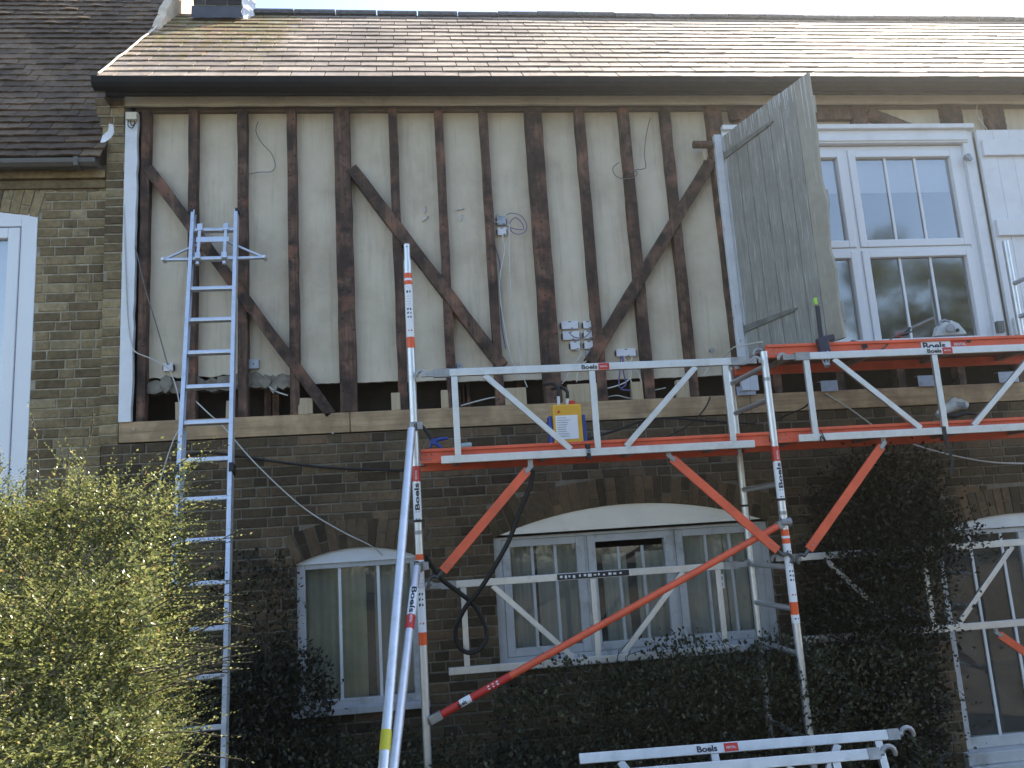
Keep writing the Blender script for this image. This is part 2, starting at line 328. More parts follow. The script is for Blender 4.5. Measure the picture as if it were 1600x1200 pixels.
class Arch:
    """opening x0..x1, z0..spring, segmental head of given rise"""
    def __init__(s, x0, x1, z0, zs, rise):
        s.x0, s.x1, s.z0, s.zs = x0, x1, z0, zs; h = (x1-x0)/2; s.xc = (x0+x1)/2
        s.R = (h*h+rise*rise)/(2*rise); s.zc = zs+rise-s.R; s.th = math.asin(h/s.R); s.Re = s.R+.222
    def half(s, z, outer=True):
        if z < s.z0: return None
        if z <= s.zs: return (s.x1-s.x0)/2
        r = s.Re if outer else s.R
        ze = s.zc+r*math.cos(s.th)
        if z >= s.zc+r: return None
        if z <= ze: return (z-s.zc)*math.tan(s.th)
        return math.sqrt(max(0, r*r-(z-s.zc)**2))
    def line(s, n=24):
        return [(s.xc+s.R*math.sin(a), s.zc+s.R*math.cos(a)) for a in np.linspace(-s.th, s.th, n)]
    def voussoirs(s, mb, mm, Y):
        n = int(round((s.R+.11)*2*s.th/.0765)); da = 2*s.th/n
        for e0 in (-s.th-.13, s.th):
            mm.quad(*[(s.xc+r*math.sin(a), Y+.0076, s.zc+r*math.cos(a)) for r, a in ((s.R+.03, e0), (s.R+.03, e0+.13), (s.Re+.10, e0+.13), (s.Re+.10, e0))])
        for i in range(n):
            a0 = -s.th+i*da; a1 = a0+da; cuts = [(s.R+.004, s.R+.218)] if i % 2 == 0 else [(s.R+.004, s.R+.106), (s.R+.116, s.R+.218)]
            if i % 2 and i % 4 == 3: cuts = [(s.R+.004, s.R+.075), (s.R+.085, s.R+.218)]
            for r0, r1 in cuts:
                e = .0048; yo = Y-.003+random.uniform(-.003, .002); P = []
                for r, sg in ((r0, -1), (r0, 1), (r1, 1), (r1, -1)):
                    a = (a0+e/r) if sg < 0 else (a1-e/r); P.append((s.xc+r*math.sin(a), s.zc+r*math.cos(a)))
                cx, cz = sum(p[0] for p in P)/4, sum(p[1] for p in P)/4; k = .93
                vs = [(p[0], yo+.005, p[1]) for p in P]+[(cx+(p[0]-cx)*k, yo, cz+(p[1]-cz)*.965) for p in P]+[(p[0], Y+.1, p[1]) for p in P]
                f = [(4, 5, 6, 7)]
                for q in range(4):
                    c = (q+1) % 4; f += [(q, c, 4+c, 4+q), (8+q, 8+c, c, q)]
                mb.add(vs, f)
            P = [(s.xc+r*math.sin(a), Y+.006, s.zc+r*math.cos(a)) for r, a in ((s.R, a0), (s.R, a1), (s.Re+.002, a1), (s.Re+.002, a0))]; mm.quad(*P)
            mm.quad(*[(s.xc+r*math.sin(a), Y+.0068, s.zc+r*math.cos(a)) for r, a in ((s.Re-.02, a0), (s.Re-.02, a1), (s.Re+.10, a1), (s.Re+.10, a0))])
            P = [(s.xc+s.R*math.sin(a), y, s.zc+s.R*math.cos(a)) for a, y in ((a0, Y+.006), (a1, Y+.006), (a1, Y+.12), (a0, Y+.12))]; mm.quad(*P)

def brick_wall(mb, mm, x0, x1, z0, z1, Y, arches=(), jogs=None):
    c = .0762; row = 0; z = z0
    while z < z1-.012:
        zt = min(z+c-.0105, z1); zm = (z+zt)/2; holes = []
        for a in arches:
            h = a.half(zm)
            if h: holes.append((a.xc-h, a.xc+h))
        def segs(p, q):
            L = [(p, q)]
            for h0, h1 in holes:
                L = [s for a0, a1 in L for s in ((a0, min(a1, h0)), (max(a0, h1), a1)) if s[1]-s[0] > 1e-4]
            return L
        for p, q in segs(x0, x1): mm.quad((p, Y+.0065, z-.006), (q, Y+.0065, z-.006), (q, Y+.0065, z+c-.006), (p, Y+.0065, z+c-.006))
        x = x0-random.uniform(0, .05)-(.16 if row % 2 else 0); k = row % 2
        while x < x1:
            L = (.2135 if k % 2 == 0 else .1015)+random.uniform(-.003, .003); k += 1 if random.random() > .12 else 2
            for p, q in segs(max(x, x0), min(x+L, x1)):
                if q-p > .025: brick_box(mb, p, q, z, zt, Y)
            x += L+.0105
        z += c; row += 1
    for a in arches:
        if a.x1 < x1+.2 and a.x0 > x0-.2: a.voussoirs(mb, mm, Y)
    for a in arches:      # brick reveals
        for x, s in ((a.x0, 1), (a.x1, -1)): mm.quad((x, Y+.006, a.z0), (x, Y+.12, a.z0), (x, Y+.12, a.zs), (x, Y+.006, a.zs))

# ------------------------------------------------------------------ main house
house = empty('terraced_house', (2.5, 0, GZ), 'slate roofed brick house with stripped upper wall of bare timber studs', 'house')
aL = Arch(-.965, -.035, .44, 1.495, .10); aM = Arch(.535, 2.755, .62, 1.60, .20); aR = Arch(4.165, 5.75, -.30, 1.42, .115)
wb, wm = MB(), MB()
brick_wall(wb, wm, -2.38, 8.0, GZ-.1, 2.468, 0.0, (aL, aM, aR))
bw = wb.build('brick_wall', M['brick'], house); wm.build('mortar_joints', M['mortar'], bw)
pb, pm = MB(), MB(); brick_wall(pb, pm, -2.40, -2.262, 2.474, 4.98, 0.0)
for k, (e, z) in enumerate(((.03, 4.99), (.05, 5.066), (.07, 5.142), (.085, 5.218))):
    x = -2.40-e
    while x < -2.27: brick_box(pb, x, min(x+.102, -2.262), z, z+.066, -e*.6, .3); x += .112
    pm.box(-2.395-e, -2.262, -e*.6+.007, .3, z-.01, z+.07)
pr_ = pb.build('brick_pier', M['brick_left'], house); pm.build('mortar_joints', M['mortar_left'], pr_)

# timber frame: studs at the positions measured in the photograph
TOPZ, SILLZ = 5.25, 2.634
def xw(px, py=250, Y=0.0): return at(px, py, Y).x
studs = []   # (x0, x1)
for a, b in ((221, 234), (294.5, 308), (370.5, 385), (447.7, 462), (521, 546), (607, 621), (679.5, 693), (750, 763)):
    studs.append((xw(a, 200), xw(b, 200)))
for a, b in ((822, 848), (900.5, 915), (970, 985), (1036, 1050), (1108, 1130)):
    studs.append((xw(a, 200), xw(b, 200)))
def stud_mb(x0, x1, z0, z1, y0=0.0, y1=.10):
    m = MB(); N_ = 14; rough = .003; ring_ = []
    for i in range(N_+1):
        z = z0+(z1-z0)*i/N_; j = lambda k=rough: random.uniform(-k, k); a, b = j(), j()
        ring_ += [(x0+a, y0+j(.0015), z), (x1+b, y0+j(.0015), z), (x1+b, y1, z), (x0+a, y1, z)]
    f = [(0, 3, 2, 1), (N_*4, N_*4+1, N_*4+2, N_*4+3)]
    for i in range(N_):
        for k in range(4): f.append((i*4+k, i*4+(k+1) % 4, (i+1)*4+(k+1) % 4, (i+1)*4+k))
    return m.add(ring_, f)
for i, (a, b) in enumerate(studs):
    wide = i in (4, 8, 12)
    o = stud_mb(a, b, SILLZ+.002, TOPZ-.03, -.004 if wide else random.uniform(0, .004), .10).build('stud', M['stud'], house, bevel=.004)
    if wide: o['label'] = 'wide dark brown main post'
# studs above and below the upstairs window
for px0, px1, py in ((1334, 1357, 190), (1476, 1506, 190), (1545, 1572, 190)):
    stud_mb(xw(px0, py), xw(px1, py), 4.96, TOPZ-.03).build('stud', M['stud'], house, bevel=.004)
for x in (2.95, 3.5, 4.05, 4.6, 5.15, 5.7): stud_mb(x, x+.07, SILLZ+.002, 2.86, .005).build('stud', M['stud'], house, bevel=.004)
def brace(p, q, wid, mat, lab, y=-.012):
    m = MB(); p, q = Vector(p), Vector(q); n_ = 12; a = (q-p).normalized(); t = Vector((a.z, 0, -a.x)); vs = []
    for i in range(n_+1):
        c = p+(q-p)*(i/n_); j = lambda: random.uniform(-.003, .003); e, f_ = j(), j()
        vs += [c+t*(wid/2+e)+Vector((0, y, 0)), c-t*(wid/2+f_)+Vector((0, y, 0)), c-t*(wid/2+f_)+Vector((0, .07, 0)), c+t*(wid/2+e)+Vector((0, .07, 0))]
    fs = [(0, 1, 2, 3), tuple(n_*4+k for k in (3, 2, 1, 0))]+[(i*4+k, (i+1)*4+k, (i+1)*4+(k+1) % 4, i*4+(k+1) % 4) for i in range(n_) for k in range(4)]
    o = m.add(vs, fs).build('diagonal_brace', mat, house, bevel=.004); o['label'] = lab; return o
brace(at(231, 262), at(517, 648), .088, M['brace_r'], 'reddish brown brace running down behind the ladder')
brace(at(549, 262), at(786, 572), .098, M['brace_r'], 'dark brown brace running down to the right')
brace(at(1112, 250), at(922, 566), .098, M['brace_l'], 'dark brown brace leaning the other way')
brace(at(1357, 176), at(1452, 212), .10, M['brace_r'], 'pale brown brace above the upstairs window')
brace(at(1132, 215), at(1168, 188), .075, M['brace_l'], 'short brace behind the open shutter')
# top plate, header, sill boards
m = MB(); m.box(-2.20, 7.95, .05, .12, 5.216, 5.262); m.build('top_plate', mat_wood('dusty_top_plate', (.12, .092, .065), (.17, .132, .095), (.24, .19, .14), along=(1.4, 25, 25), holes=False, blotch=.4), house)
m = MB(); m.box(2.85, xw(1334, 190), .006, .06, 5.10, 5.20); m.build('header', M['stud'], house)
for x0, x1, lab in ((-2.252, xw(546.5, 660), 'pale new timber board with rusty stains'), (xw(547.8, 660), 2.72, 'pale new timber board behind the scaffold'), (2.725, 7.95, 'pale board below the upstairs window')):
    m = MB(); m.box(x0, x1, -.012, .09, 2.478, SILLZ); m.m = 1
    o = m.build('sill_board', [M['newwood'], M['steel']], house, bevel=.003); o['label'] = lab
m = MB()
for x, y in ((541, 658), (554.5, 657), (209, 671), (520, 677), (700, 640)):
    p = at(x, y, -.012); m.tube([p+Vector((0, .004, 0)), p-Vector((0, .007, 0))], .008, 10)
m.build('bolt_heads', M['steel'], house)
# packing blocks between the studs
for x0, x1, y0, y1 in ((466, 488, 621, 648), (612, 625, 613, 641), (690, 702, 609, 637), (790, 822, 605, 636), (874, 885, 604, 630), (889, 937, 598, 628), (989, 1004, 596, 622), (1060, 1086, 592, 618), (353, 362, 626, 656), (273, 281, 628, 658)):
    p, q = at(x0, y1), at(x1, y0); m = MB(); m.box(p.x, q.x, random.uniform(.0, .02), .07, SILLZ+.002, max(q.z, 2.70), .002); m.build('packing_block', M['packer'], house, bevel=.003)
# plaster between the studs, broken bottoms on the left, dark cavity under it
edges = [(-2.25, studs[0][0])]+[(studs[i][1], studs[i+1][0]) for i in range(len(studs)-1)]
def plaster_bay(x0, x1, zb, ragged=0.0):
    m = MB(); n_ = 12; c = .004; front = []; x0 -= .02; x1 += .02
    bot = [(x0+(x1-x0)*i/n_, zb+(random.uniform(-ragged, ragged) if ragged else random.uniform(-.003, .003))) for i in range(n_+1)]
    poly = [(x, .086+random.uniform(0, .003), z) for x, z in bot]+[(x1, .088, 5.24), (x0, .088, 5.24)]
    return m.prism(poly, (0, .03, 0)).build('plaster_panel', M['plaster'], house)
zbots = [2.985, 2.985, 2.985, 2.89, 2.89, 2.885, 2.875, 2.86, 2.85, 2.83, 2.825, 2.82, 2.82]
for i, (a, b) in enumerate(edges):
    if i: plaster_bay(a, b, zbots[i], 0.012 if i < 4 else 0)
plaster_bay(studs[-1][1], 2.90, 2.82)
m = MB(); m.box(2.90, 7.95, .062, .09, 4.9, 5.24); m.build('plaster_panel', M['plaster'], house, label='plaster strip above the upstairs window')
def rubble(x0, x1, z0, z1):
    m = MB(); x = x0
    while x < x1:
        wd = random.uniform(.06, .16); p = []; cx, cz = x+wd/2, (z0+z1)/2+random.uniform(-.015, .015); h = (z1-z0)*random.uniform(.5, .72)
        for a in np.linspace(0, 2*math.pi, 9)[:-1]: p.append((cx+wd*.62*math.cos(a)*random.uniform(.8, 1.1), .055+random.uniform(-.02, .01), cz+h*math.sin(a)*random.uniform(.75, 1.1)))
        m.prism(p, (0, .09, 0)); x += wd*.8
    return m.build('broken_mortar', M['rubble'], house)
for i in (1, 2, 3): rubble(edges[i][0], edges[i][1]-.01, 2.86, 2.97)
m = MB(); m.quad((-2.25, .32, 2.5), (7.95, .32, 2.5), (7.95, .32, 3.1), (-2.25, .32, 3.1)); m.quad((-2.25, .09, 2.6), (7.95, .09, 2.6), (7.95, .32, 2.6), (-2.25, .32, 2.6)); m.quad((-2.25, .09, 3.05), (7.95, .09, 3.05), (7.95, .32, 3.05), (-2.25, .32, 3.05))
m.build('cavity', M['void'], house)
for k in range(9):
    m = MB(); x = random.choice([i for i in range(1, 12)]); a, b = edges[x]; xx = random.uniform(a, b-.06); m.box(xx, xx+.05, .2, .25, 2.62, 2.92); m.build('inner_batten', M['stud'], house)
# corner board, frieze, soffit, fascia, gutter
m = MB(); vs = []
for i in range(25):
    z = 2.634+(5.17-2.634)*i/24; vs.append((-2.158+random.uniform(-.006, .005), -.028, z))
m.prism([(-2.252, -.028, 2.634)]+vs+[(-2.252, -.028, 5.17)], (0, .05, 0)).build('corner_board', M['white'], house)
m = MB(); m.box(-2.262, 8.0, -.142, .0, 5.345, 5.36); m.build('soffit', M['soffit'], house)
m = MB(); n_ = 60; lo_ = [(-2.262+10.26*i/n_, -.030, 5.232+random.uniform(-.003, .003)) for i in range(n_+1)]; m.prism(lo_+[(8.0, -.030, 5.344), (-2.262, -.030, 5.344)], (0, .028, 0)); m.build('frieze_board', M['soffit'], house)
m = MB(); m.box(-2.36, 8.0, -.172, -.143, 5.243, 5.385); m.build('fascia', M['black'], house)
m = MB(); prof = [(-.173, 5.275), (-.20, 5.262), (-.245, 5.272), (-.268, 5.30), (-.272, 5.352), (-.262, 5.354), (-.256, 5.31), (-.24, 5.285), (-.205, 5.276), (-.173, 5.29)]
m.prism([(-2.43, y, z) for y, z in prof], (10.4, 0, 0))
m.prism([(-2.436, y, z) for y, z in prof[:5]+[(-.173, 5.352)]], (.006, 0, 0))
m.build('gutter', M['black'], house, bevel=.002)
# slate roof
E0, E1 = Vector((0, -.245, 5.352)), Vector((0, 1.75, 7.285)); up = (E1-E0).normalized(); nrm = Vector((0, -up.z, up.y)); SL = (E1-E0).length
m = MB(); rows = 15; ga = SL/rows; x_left = -2.40; x_right = 8.1
for r in range(rows):
    x = x_left-(.0 if r % 2 else .135)
    while x < x_right:
        wd = .272+random.uniform(-.006, .006); a, b = max(x, x_left+random.uniform(0, .012)), x+wd-.008; x += wd
        if b-a < .03: continue
        lo = r*ga-.02+random.uniform(-.004, .004)+(.0 if random.random() > .04 else random.uniform(.0, .03)); hi = min(r*ga+ga*1.25, SL+.01); tl, th = .016+random.uniform(0, .004), .003; sk = random.uniform(-.003, .003)
        p = [E0+up*(lo+sk)+nrm*tl, E0+up*(lo-sk)+nrm*(tl+random.uniform(-.002, .003)), E0+up*hi+nrm*th, E0+up*hi+nrm*th]
        for q, xx in zip(p, (a, b, b, a)): q.x = xx
        k = [q-nrm*.008 for q in p]; k[0], k[1] = p[0]-nrm*.010, p[1]-nrm*.010
        m.add(p+k, [(0, 1, 2, 3), (4, 5, 1, 0), (5, 6, 2, 1), (7, 4, 0, 3)])
roof = m.build('roof', M['slate'], house)
m = MB(); m.add([E0+Vector((x, 0, 0)) - nrm*.01 for x in (x_left+.02, x_right)]+[E1+Vector((x, 0, 0))-nrm*.01 for x in (x_right, x_left+.02)], [(0, 1, 2, 3)]); m.add([(x_left+.02, 1.75, 7.27), (x_right, 1.75, 7.27), (x_right, 4.2, 4.9), (x_left+.02, 4.2, 4.9)], [(0, 1, 2, 3)]); m.build('roof_deck', M['void'], roof)
m = MB(); x = at(396, 18, 1.75).x
while x < 8.1:
    L = .44; rr = .07+random.uniform(-.004, .004); zz = 7.262+random.uniform(-.006, .008); ps = []
    for xx in (x, x+L-.012):
        for a in np.linspace(-.25, math.pi+.25, 9): ps.append((xx, 1.76-rr*1.5*math.cos(a), zz+rr*math.sin(a)))
    m.add(ps, [(i, i+1, 9+i+1, 9+i) for i in range(8)]+[tuple(range(9)), tuple(range(9, 18))]); x += L
m.build('ridge_tiles', mat_plain('grey_ridge_tile', (.06, .06, .062), .8, var=.5, scale=30, bs=.6, dirt=(.25, .25, .24), dirt_amt=.5), roof)
# verge flashing with a light edge
m = MB(); pts = [E0+up*(SL*i/14)+nrm*(.028+random.uniform(-.004, .004))+Vector((-2.385+random.uniform(-.006, .006), 0, 0)) for i in range(14)]; m.tube(pts, .008, 6); m.build('verge_mortar', M['soffit'], roof)
# chimney
cy0 = 1.50; cxa, cxb = -2.14, -1.652
m = MB(); cm = MB()
z = 7.0; row = 0
while z < 8.3:
    x = cxa-(.1 if row % 2 else 0)
    while x < cxb:
        a, b = max(x, cxa), min(x+.2135, cxb)
        if b-a > .03: brick_box(m, a, b, z, z+.066, cy0)
        x += .224
    y = cy0-(.1 if row % 2 else 0)
    while y < cy0+.5:
        a, b = max(y, cy0+.052), min(y+.2135, cy0+.5)
        if b-a > .03: m.box(cxb-.05, cxb-.002, a, b, z, z+.066, .001)
        y += .224
    z += .0762; row += 1
cm.box(cxa+.005, cxb-.006, cy0+.007, cy0+.5, 6.6, 8.3)
ch = m.build('chimney', mat_island('sooty_brick', [(0, (.02, .019, .018)), (.6, (.035, .032, .03)), (1, (.06, .052, .045))]), roof); cm.build('mortar_joints', M['mortar'], ch)
m = MB(); vs = []
for i in range(13):
    x = cxa-.015+(cxb-cxa+.03)*i/12; yb = cy0-.012
    zb = 5.352+(yb+.245)*up.z/up.y
    vs.append([(x, yb, zb+.17+random.uniform(-.006, .006)), (x, yb-.004, zb+.04), (x, yb-.09, zb-.025+random.uniform(-.006, .006))])
m.add([p for v in vs for p in v], [(i*3+k, i*3+k+1, (i+1)*3+k+1, (i+1)*3+k) for i in range(12) for k in range(2)]); m.build('lead_flashing', M['lead'], ch)
m = MB()
for s in range(3):     # torn pale flashing down the chimney's right side
    base = cxb+.004+.02*s; prev = None; zz = 7.55
    pts = []
    while zz > 6.98:
        pts.append((base+random.uniform(-.006, .018), cy0-.02+.07*s+random.uniform(-.015, .015), zz)); zz -= .06
    vs = []
    for p in pts: vs += [p, (p[0]+.045+random.uniform(-.01, .02), p[1]+.05+random.uniform(-.01, .02), p[2]-.01)]
    m.add(vs, [(2*i, 2*i+1, 2*i+3, 2*i+2) for i in range(len(pts)-1)])
m.build('torn_flashing', M['sheet'], ch)
# closed shell of the house: gables, back wall, floors
m = MB(); m.quad((-2.36, .1, GZ), (-2.36, 3.9, GZ), (-2.36, 3.9, 5.2), (-2.36, .1, 5.2)); m.quad((8.0, 0, GZ), (8.0, 3.9, GZ), (8.0, 3.9, 5.2), (8.0, 0, 5.2)); m.quad((-2.36, 3.9, GZ), (8, 3.9, GZ), (8, 3.9, 5.2), (-2.36, 3.9, 5.2))
m.add([(8.0, -.2, 5.2), (8.0, 3.9, 5.2), (8.0, 1.75, 7.25)], [(0, 1, 2)]); m.add([(-2.36, -.2, 5.2), (-2.36, 3.9, 5.2), (-2.36, 1.75, 7.25)], [(0, 1, 2)])
m.build('outer_shell', M['brick'], house)
m = MB()
for z in (2.45, 3.08, 5.24, GZ+.2): m.quad((-2.35, .12 if z != 3.08 else .33, z), (7.99, .12 if z != 3.08 else .33, z), (7.99, 3.88, z), (-2.35, 3.88, z))
for x in (.25, 3.4): m.quad((x, .14, GZ), (x, 3.88, GZ), (x, 3.88, 2.45), (x, .14, 2.45))
m.build('room_shell', M['room'], house)
m = MB(); m.box(5.05, 7.95, .06, .11, 2.85, 4.92); m.build('wall_lining', M['plaster'], house)

# ------------------------------------------------------------------ windows
def ring_frame(m, x0, x1, z0, z1, y0, y1, wl, wr, wt, wbm):
    """four mitre-free members, butted"""
    m.box(x0, x0+wl, y0, y1, z0, z1); m.box(x1-wr, x1, y0, y1, z0, z1)
    m.box(x0+wl, x1-wr, y0+.0015, y1, z1-wt, z1); m.box(x0+wl, x1-wr, y0+.0015, y1, z0, z0+wbm)
def pane(parent, x0, x1, z0, z1, y, mat):
    m = MB(); m.quad((x0, y, z0), (x1, y, z0), (x1, y, z1), (x0, y, z1)); return m.build('pane', mat, parent)
def curtain(parent, x0, x1, z0, z1, y, amp, mat, per=.09):
    m = MB(); n_ = max(8, int((x1-x0)/.012)); ph = random.uniform(0, 6); vs = []
    for i in range(n_+1):
        x = x0+(x1-x0)*i/n_; yy = y+amp*math.sin(x/per*2*math.pi+ph+.8*math.sin(x*9)); vs += [(x, yy, z0), (x, yy+random.uniform(-.002, .002), z1)]
    m.add(vs, [(2*i, 2*i+2, 2*i+3, 2*i+1) for i in range(n_)]); return m.build('curtain', mat, parent, smooth=True)
def gbar(parent, p0, p1, wd=.02, y=.066, mat=None):
    m = MB(); m.bar((p0[0], y, p0[1]), (p1[0], y, p1[1]), wd, .012); return m.build('glazing_bar', mat or M['upvc'], parent)
def arch_board(parent, a, y0, y1, z, mat):
    L = a.line(); m = MB(); m.prism([(x, y0, zz) for x, zz in L]+[(a.x1, y0, z), (a.x0, y0, z)], (0, y1-y0, 0)); return m.build('arch_board', mat, parent)

# small ground floor window
m = MB(); ring_frame(m, -.962, -.038, .45, 1.50, .045, .11, .062, .072, .05, .05); wl = m.build('window', M['oldwhite'], house, bevel=.004, label='single pale window with arched head beside the scaffold pole')
arch_board(wl, aL, .03, .09, 1.49, M['white'])
pane(wl, -.90, -.11, .50, 1.45, .075, M['glass_low']); gbar(wl, (-.645, .50), (-.645, 1.45), .022); gbar(wl, (-.355, .50), (-.355, 1.45), .022)
curtain(wl, -.93, -.46, .45, 1.47, .22, .018, M['curtain_green'], .12); curtain(wl, -.40, -.08, .45, 1.47, .26, .02, M['curtain'], .10)
m = MB(); m.box(-1.0, -.0, -.05, .10, .405, .452); m.build('sill', M['oldwhite'], wl, bevel=.005)
# three-light window
m = MB(); Z0, Z1 = .66, 1.615; m.box(.535, .60, .04, .11, Z0, Z1); m.box(2.69, 2.755, .04, .11, Z0, Z1); m.box(.60, 2.69, .0415, .11, Z1-.038, Z1); m.box(.60, 2.69, .0415, .11, Z0, Z0+.04)
m.box(1.255, 1.275, .043, .11, Z0+.04, Z1-.038); m.box(1.965, 1.985, .043, .11, Z0+.04, Z1-.038)
wmid = m.build('window', M['oldwhite'], house, bevel=.003, label='wide three-light window with an arched cream board over it')
for k, (x0, x1) in enumerate(((.602, 1.253), (1.277, 1.963), (1.987, 2.688))):
    yo = .034 if k != 1 else .03
    m = MB(); ring_frame(m, x0, x1, Z0+.042, Z1-.04, yo, .10, .062, .066, .055, .06); s = m.build('sash', M['oldwhite'], wmid, bevel=.004)
    gx0, gx1, gz0, gz1 = x0+.06, x1-.064, Z0+.1, Z1-.093
    zt_ = gz1 if k != 1 else gz1-.05
    pane(wmid, gx0, gx1, gz0, zt_, .07, M['glass_low'])
    for fx in (.335, .68): gbar(wmid, (gx0+(gx1-gx0)*fx, gz0), (gx0+(gx1-gx0)*fx, zt_), .022, .062, M['oldwhite'])
arch_board(wmid, aM, .008, .08, 1.618, M['archboard'])
m = MB(); m.box(.50, 2.79, -.05, .11, .615, .658); m.build('sill', M['oldwhite'], wmid, bevel=.005)
for x0, x1 in ((.62, .86), (.90, 1.24), (1.30, 1.36), (1.42, 1.62), (1.70, 1.95), (2.0, 2.28), (2.30, 2.42), (2.44, 2.62)): curtain(wmid, x0, x1, .66, 1.56 if not 1.27 < x0 < 1.96 else 1.42, random.uniform(.19, .27), .014, M['curtain'], random.uniform(.07, .12))
m = MB(); p = at(1126, 908, .08); m.box(p.x-.025, p.x+.025, .066, .068, p.z-.055, p.z+.055); m.m = 1
m.box(p.x-.012, p.x+.012, .064, .0655, p.z+.008, p.z+.04); m.box(p.x-.014, p.x+.008, .064, .0655, p.z-.04, p.z-.01); m.build('window_sticker', [M['label_white'], M['ink']], wmid)
# right ground floor window
m = MB(); ring_frame(m, 4.165, 5.75, -.27, 1.43, .045, .11, .07, .07, .05, .085); m.box(4.93, 5.0, .048, .11, -.185, 1.38)
wr_ = m.build('window', M['oldwhite'], house, bevel=.004, label='tall window at the far right behind the creeper')
arch_board(wr_, aR, .03, .09, 1.425, M['white']); pane(wr_, 4.23, 4.935, -.19, 1.385, .075, M['glass_low']); pane(wr_, 4.995, 5.68, -.19, 1.385, .075, M['glass_low'])
for x in (4.50, 4.78, 5.25, 5.45): gbar(wr_, (x, -.19), (x, 1.38), .022)
m = MB(); m.box(4.12, 5.8, -.06, .11, -.36, -.272); m.box(4.12, 5.8, -.10, .05, -.41, -.362); m.build('sill', M['oldwhite'], wr_, bevel=.006)
# upstairs window
X0, X1, WZ0, WZ1 = 2.80, 5.0, 2.93, 4.845
m = MB(); m.box(X0, X0+.06, .03, .11, WZ0, WZ1); m.box(X1-.06, X1, .03, .11, WZ0, WZ1); m.box(X0+.06, X1-.06, .032, .11, WZ1-.045, WZ1); m.box(X0+.06, X1-.06, .032, .11, WZ0, WZ0+.06); m.box(3.862, 3.898, .033, .11, WZ0+.06, WZ1-.045); m.box(X0+.06, 3.862, .034, .11, 3.862, 3.892); m.box(3.898, X1-.06, .034, .11, 3.862, 3.892)
wu = m.build('window', M['upvc'], house, bevel=.003, label='white upstairs window reflecting sky and trees')
for x0, x1 in ((2.862, 3.860), (3.90, 4.938)):
    for z0, z1 in ((3.0, 3.86), (3.894, 4.798)):
        m = MB(); ring_frame(m, x0, x1, z0, z1, .018, .10, .066, .066, .062, .066); m.build('sash', M['upvc'], wu, bevel=.006)
        a, b, c, d = x0+.064, x1-.064, z0+.064, z1-.06; pane(wu, a, b, c, d, .06, M['glass'])
        for fx in (.32, .635): gbar(wu, (a+(b-a)*fx, c), (a+(b-a)*fx, d), .02, .052)
    m = MB(); m.box(x0+.05, x1-.05, .13, .135, 4.44, 4.8); m.build('roller_blind', M['blind'], wu)
m = MB(); m.box(X0-.06, 5.10, -.055, .03, 4.975, 5.018); m.box(X0-.06, 5.045, -.02, .06, 4.852, 4.975); m.box(X0-.06, 5.04, -.032, .03, 4.868, 4.886); m.build('window_head', M['white'], wu, bevel=.004)
m = MB(); m.box(5.002, 5.09, -.006, .06, 2.9, 4.973); m.box(5.09, 5.115, .01, .06, 2.9, 4.973); m.build('architrave', M['white'], wu, bevel=.004)
m = MB(); m.box(X0-.05, 5.12, -.09, .06, 2.865, 2.925); m.build('sill', M['upvc'], wu, bevel=.005)
# peeling hinge post on the left of that window
m = MB(); m.box(2.655, 2.72, -.05, .06, 2.66, 4.93); m.box(2.722, 2.80, -.036, .06, 2.66, 4.915); m.box(2.735, 2.765, -.05, -.037, 3.2, 4.85)
m.build('hinge_post', M['peel'], house, bevel=.006)
# open grey boarded shutter, swung out over the scaffold
H0, H1 = Vector((2.735, -.052, 0)), Vector((3.037, -1.046, 0)); dr = (H1-H0).normalized(); no = Vector((dr.y, -dr.x, 0)); wd = (H1-H0).length; SZ0, SZ1 = 2.85, 4.918
if no.x > 0: no = -no
m = MB(); k = 7; pw = [.15, .14, .155, .14, .15, .15, .17]; s = wd/sum(pw); p = 0
for i in range(k):
    q = p+pw[i]*s; a, b = H0+dr*(p+.003), H0+dr*(q-.003); zt = SZ1+random.uniform(-.006, .004); zb = SZ0+random.uniform(-.01, .02); t = .026+random.uniform(-.002, .003)
    m.m = 1 if i == k-1 else 0
    n_ = 12 if i == k-1 else 4; L = []
    for j in range(n_+1):
        zz = zb+(zt-zb)*j/n_; e = random.uniform(-.03, .012) if (i == k-1 and .05 < j/n_ < .7) else random.uniform(-.002, .001); L.append(b+dr*e+Vector((0, 0, zz)))
    m.prism([a+Vector((0, 0, zb))]+L+[a+Vector((0, 0, zt))], -no*t); p = q
    if i in (1, 2, 4): pass
m.m = 2
for i in range(46):
    f = random.random()**.8; c = H0+dr*(wd*f*.98+.01)+no*.0025; z = SZ1-.004; L = random.uniform(.03, .16)*(1 if f < .8 else random.uniform(1, 3.2)); wv = random.uniform(.0015, .0035)
    m.add([c-dr*wv+Vector((0, 0, z)), c+dr*wv+Vector((0, 0, z)), c+dr*wv*.6+Vector((0, 0, z-L)), c-dr*wv*.6+Vector((0, 0, z-L))], [(0, 1, 2, 3)])
shut = m.build('shutter', [M['shutter'], M['shutter_tan'], M['drip']], house, bevel=.002, label='weathered grey boarded shutter standing open')
m = MB()
for z in (SZ1-.24, SZ1-1.0, SZ0+.2):
    c0, c1 = H0+dr*.03-no*.045, H0+dr*(wd-.02)-no*.045; m.bar(c0+Vector((0, 0, z)), c1+Vector((0, 0, z)), .14, .03, up=no)
m.build('ledge', M['shutter'], shut, bevel=.003)
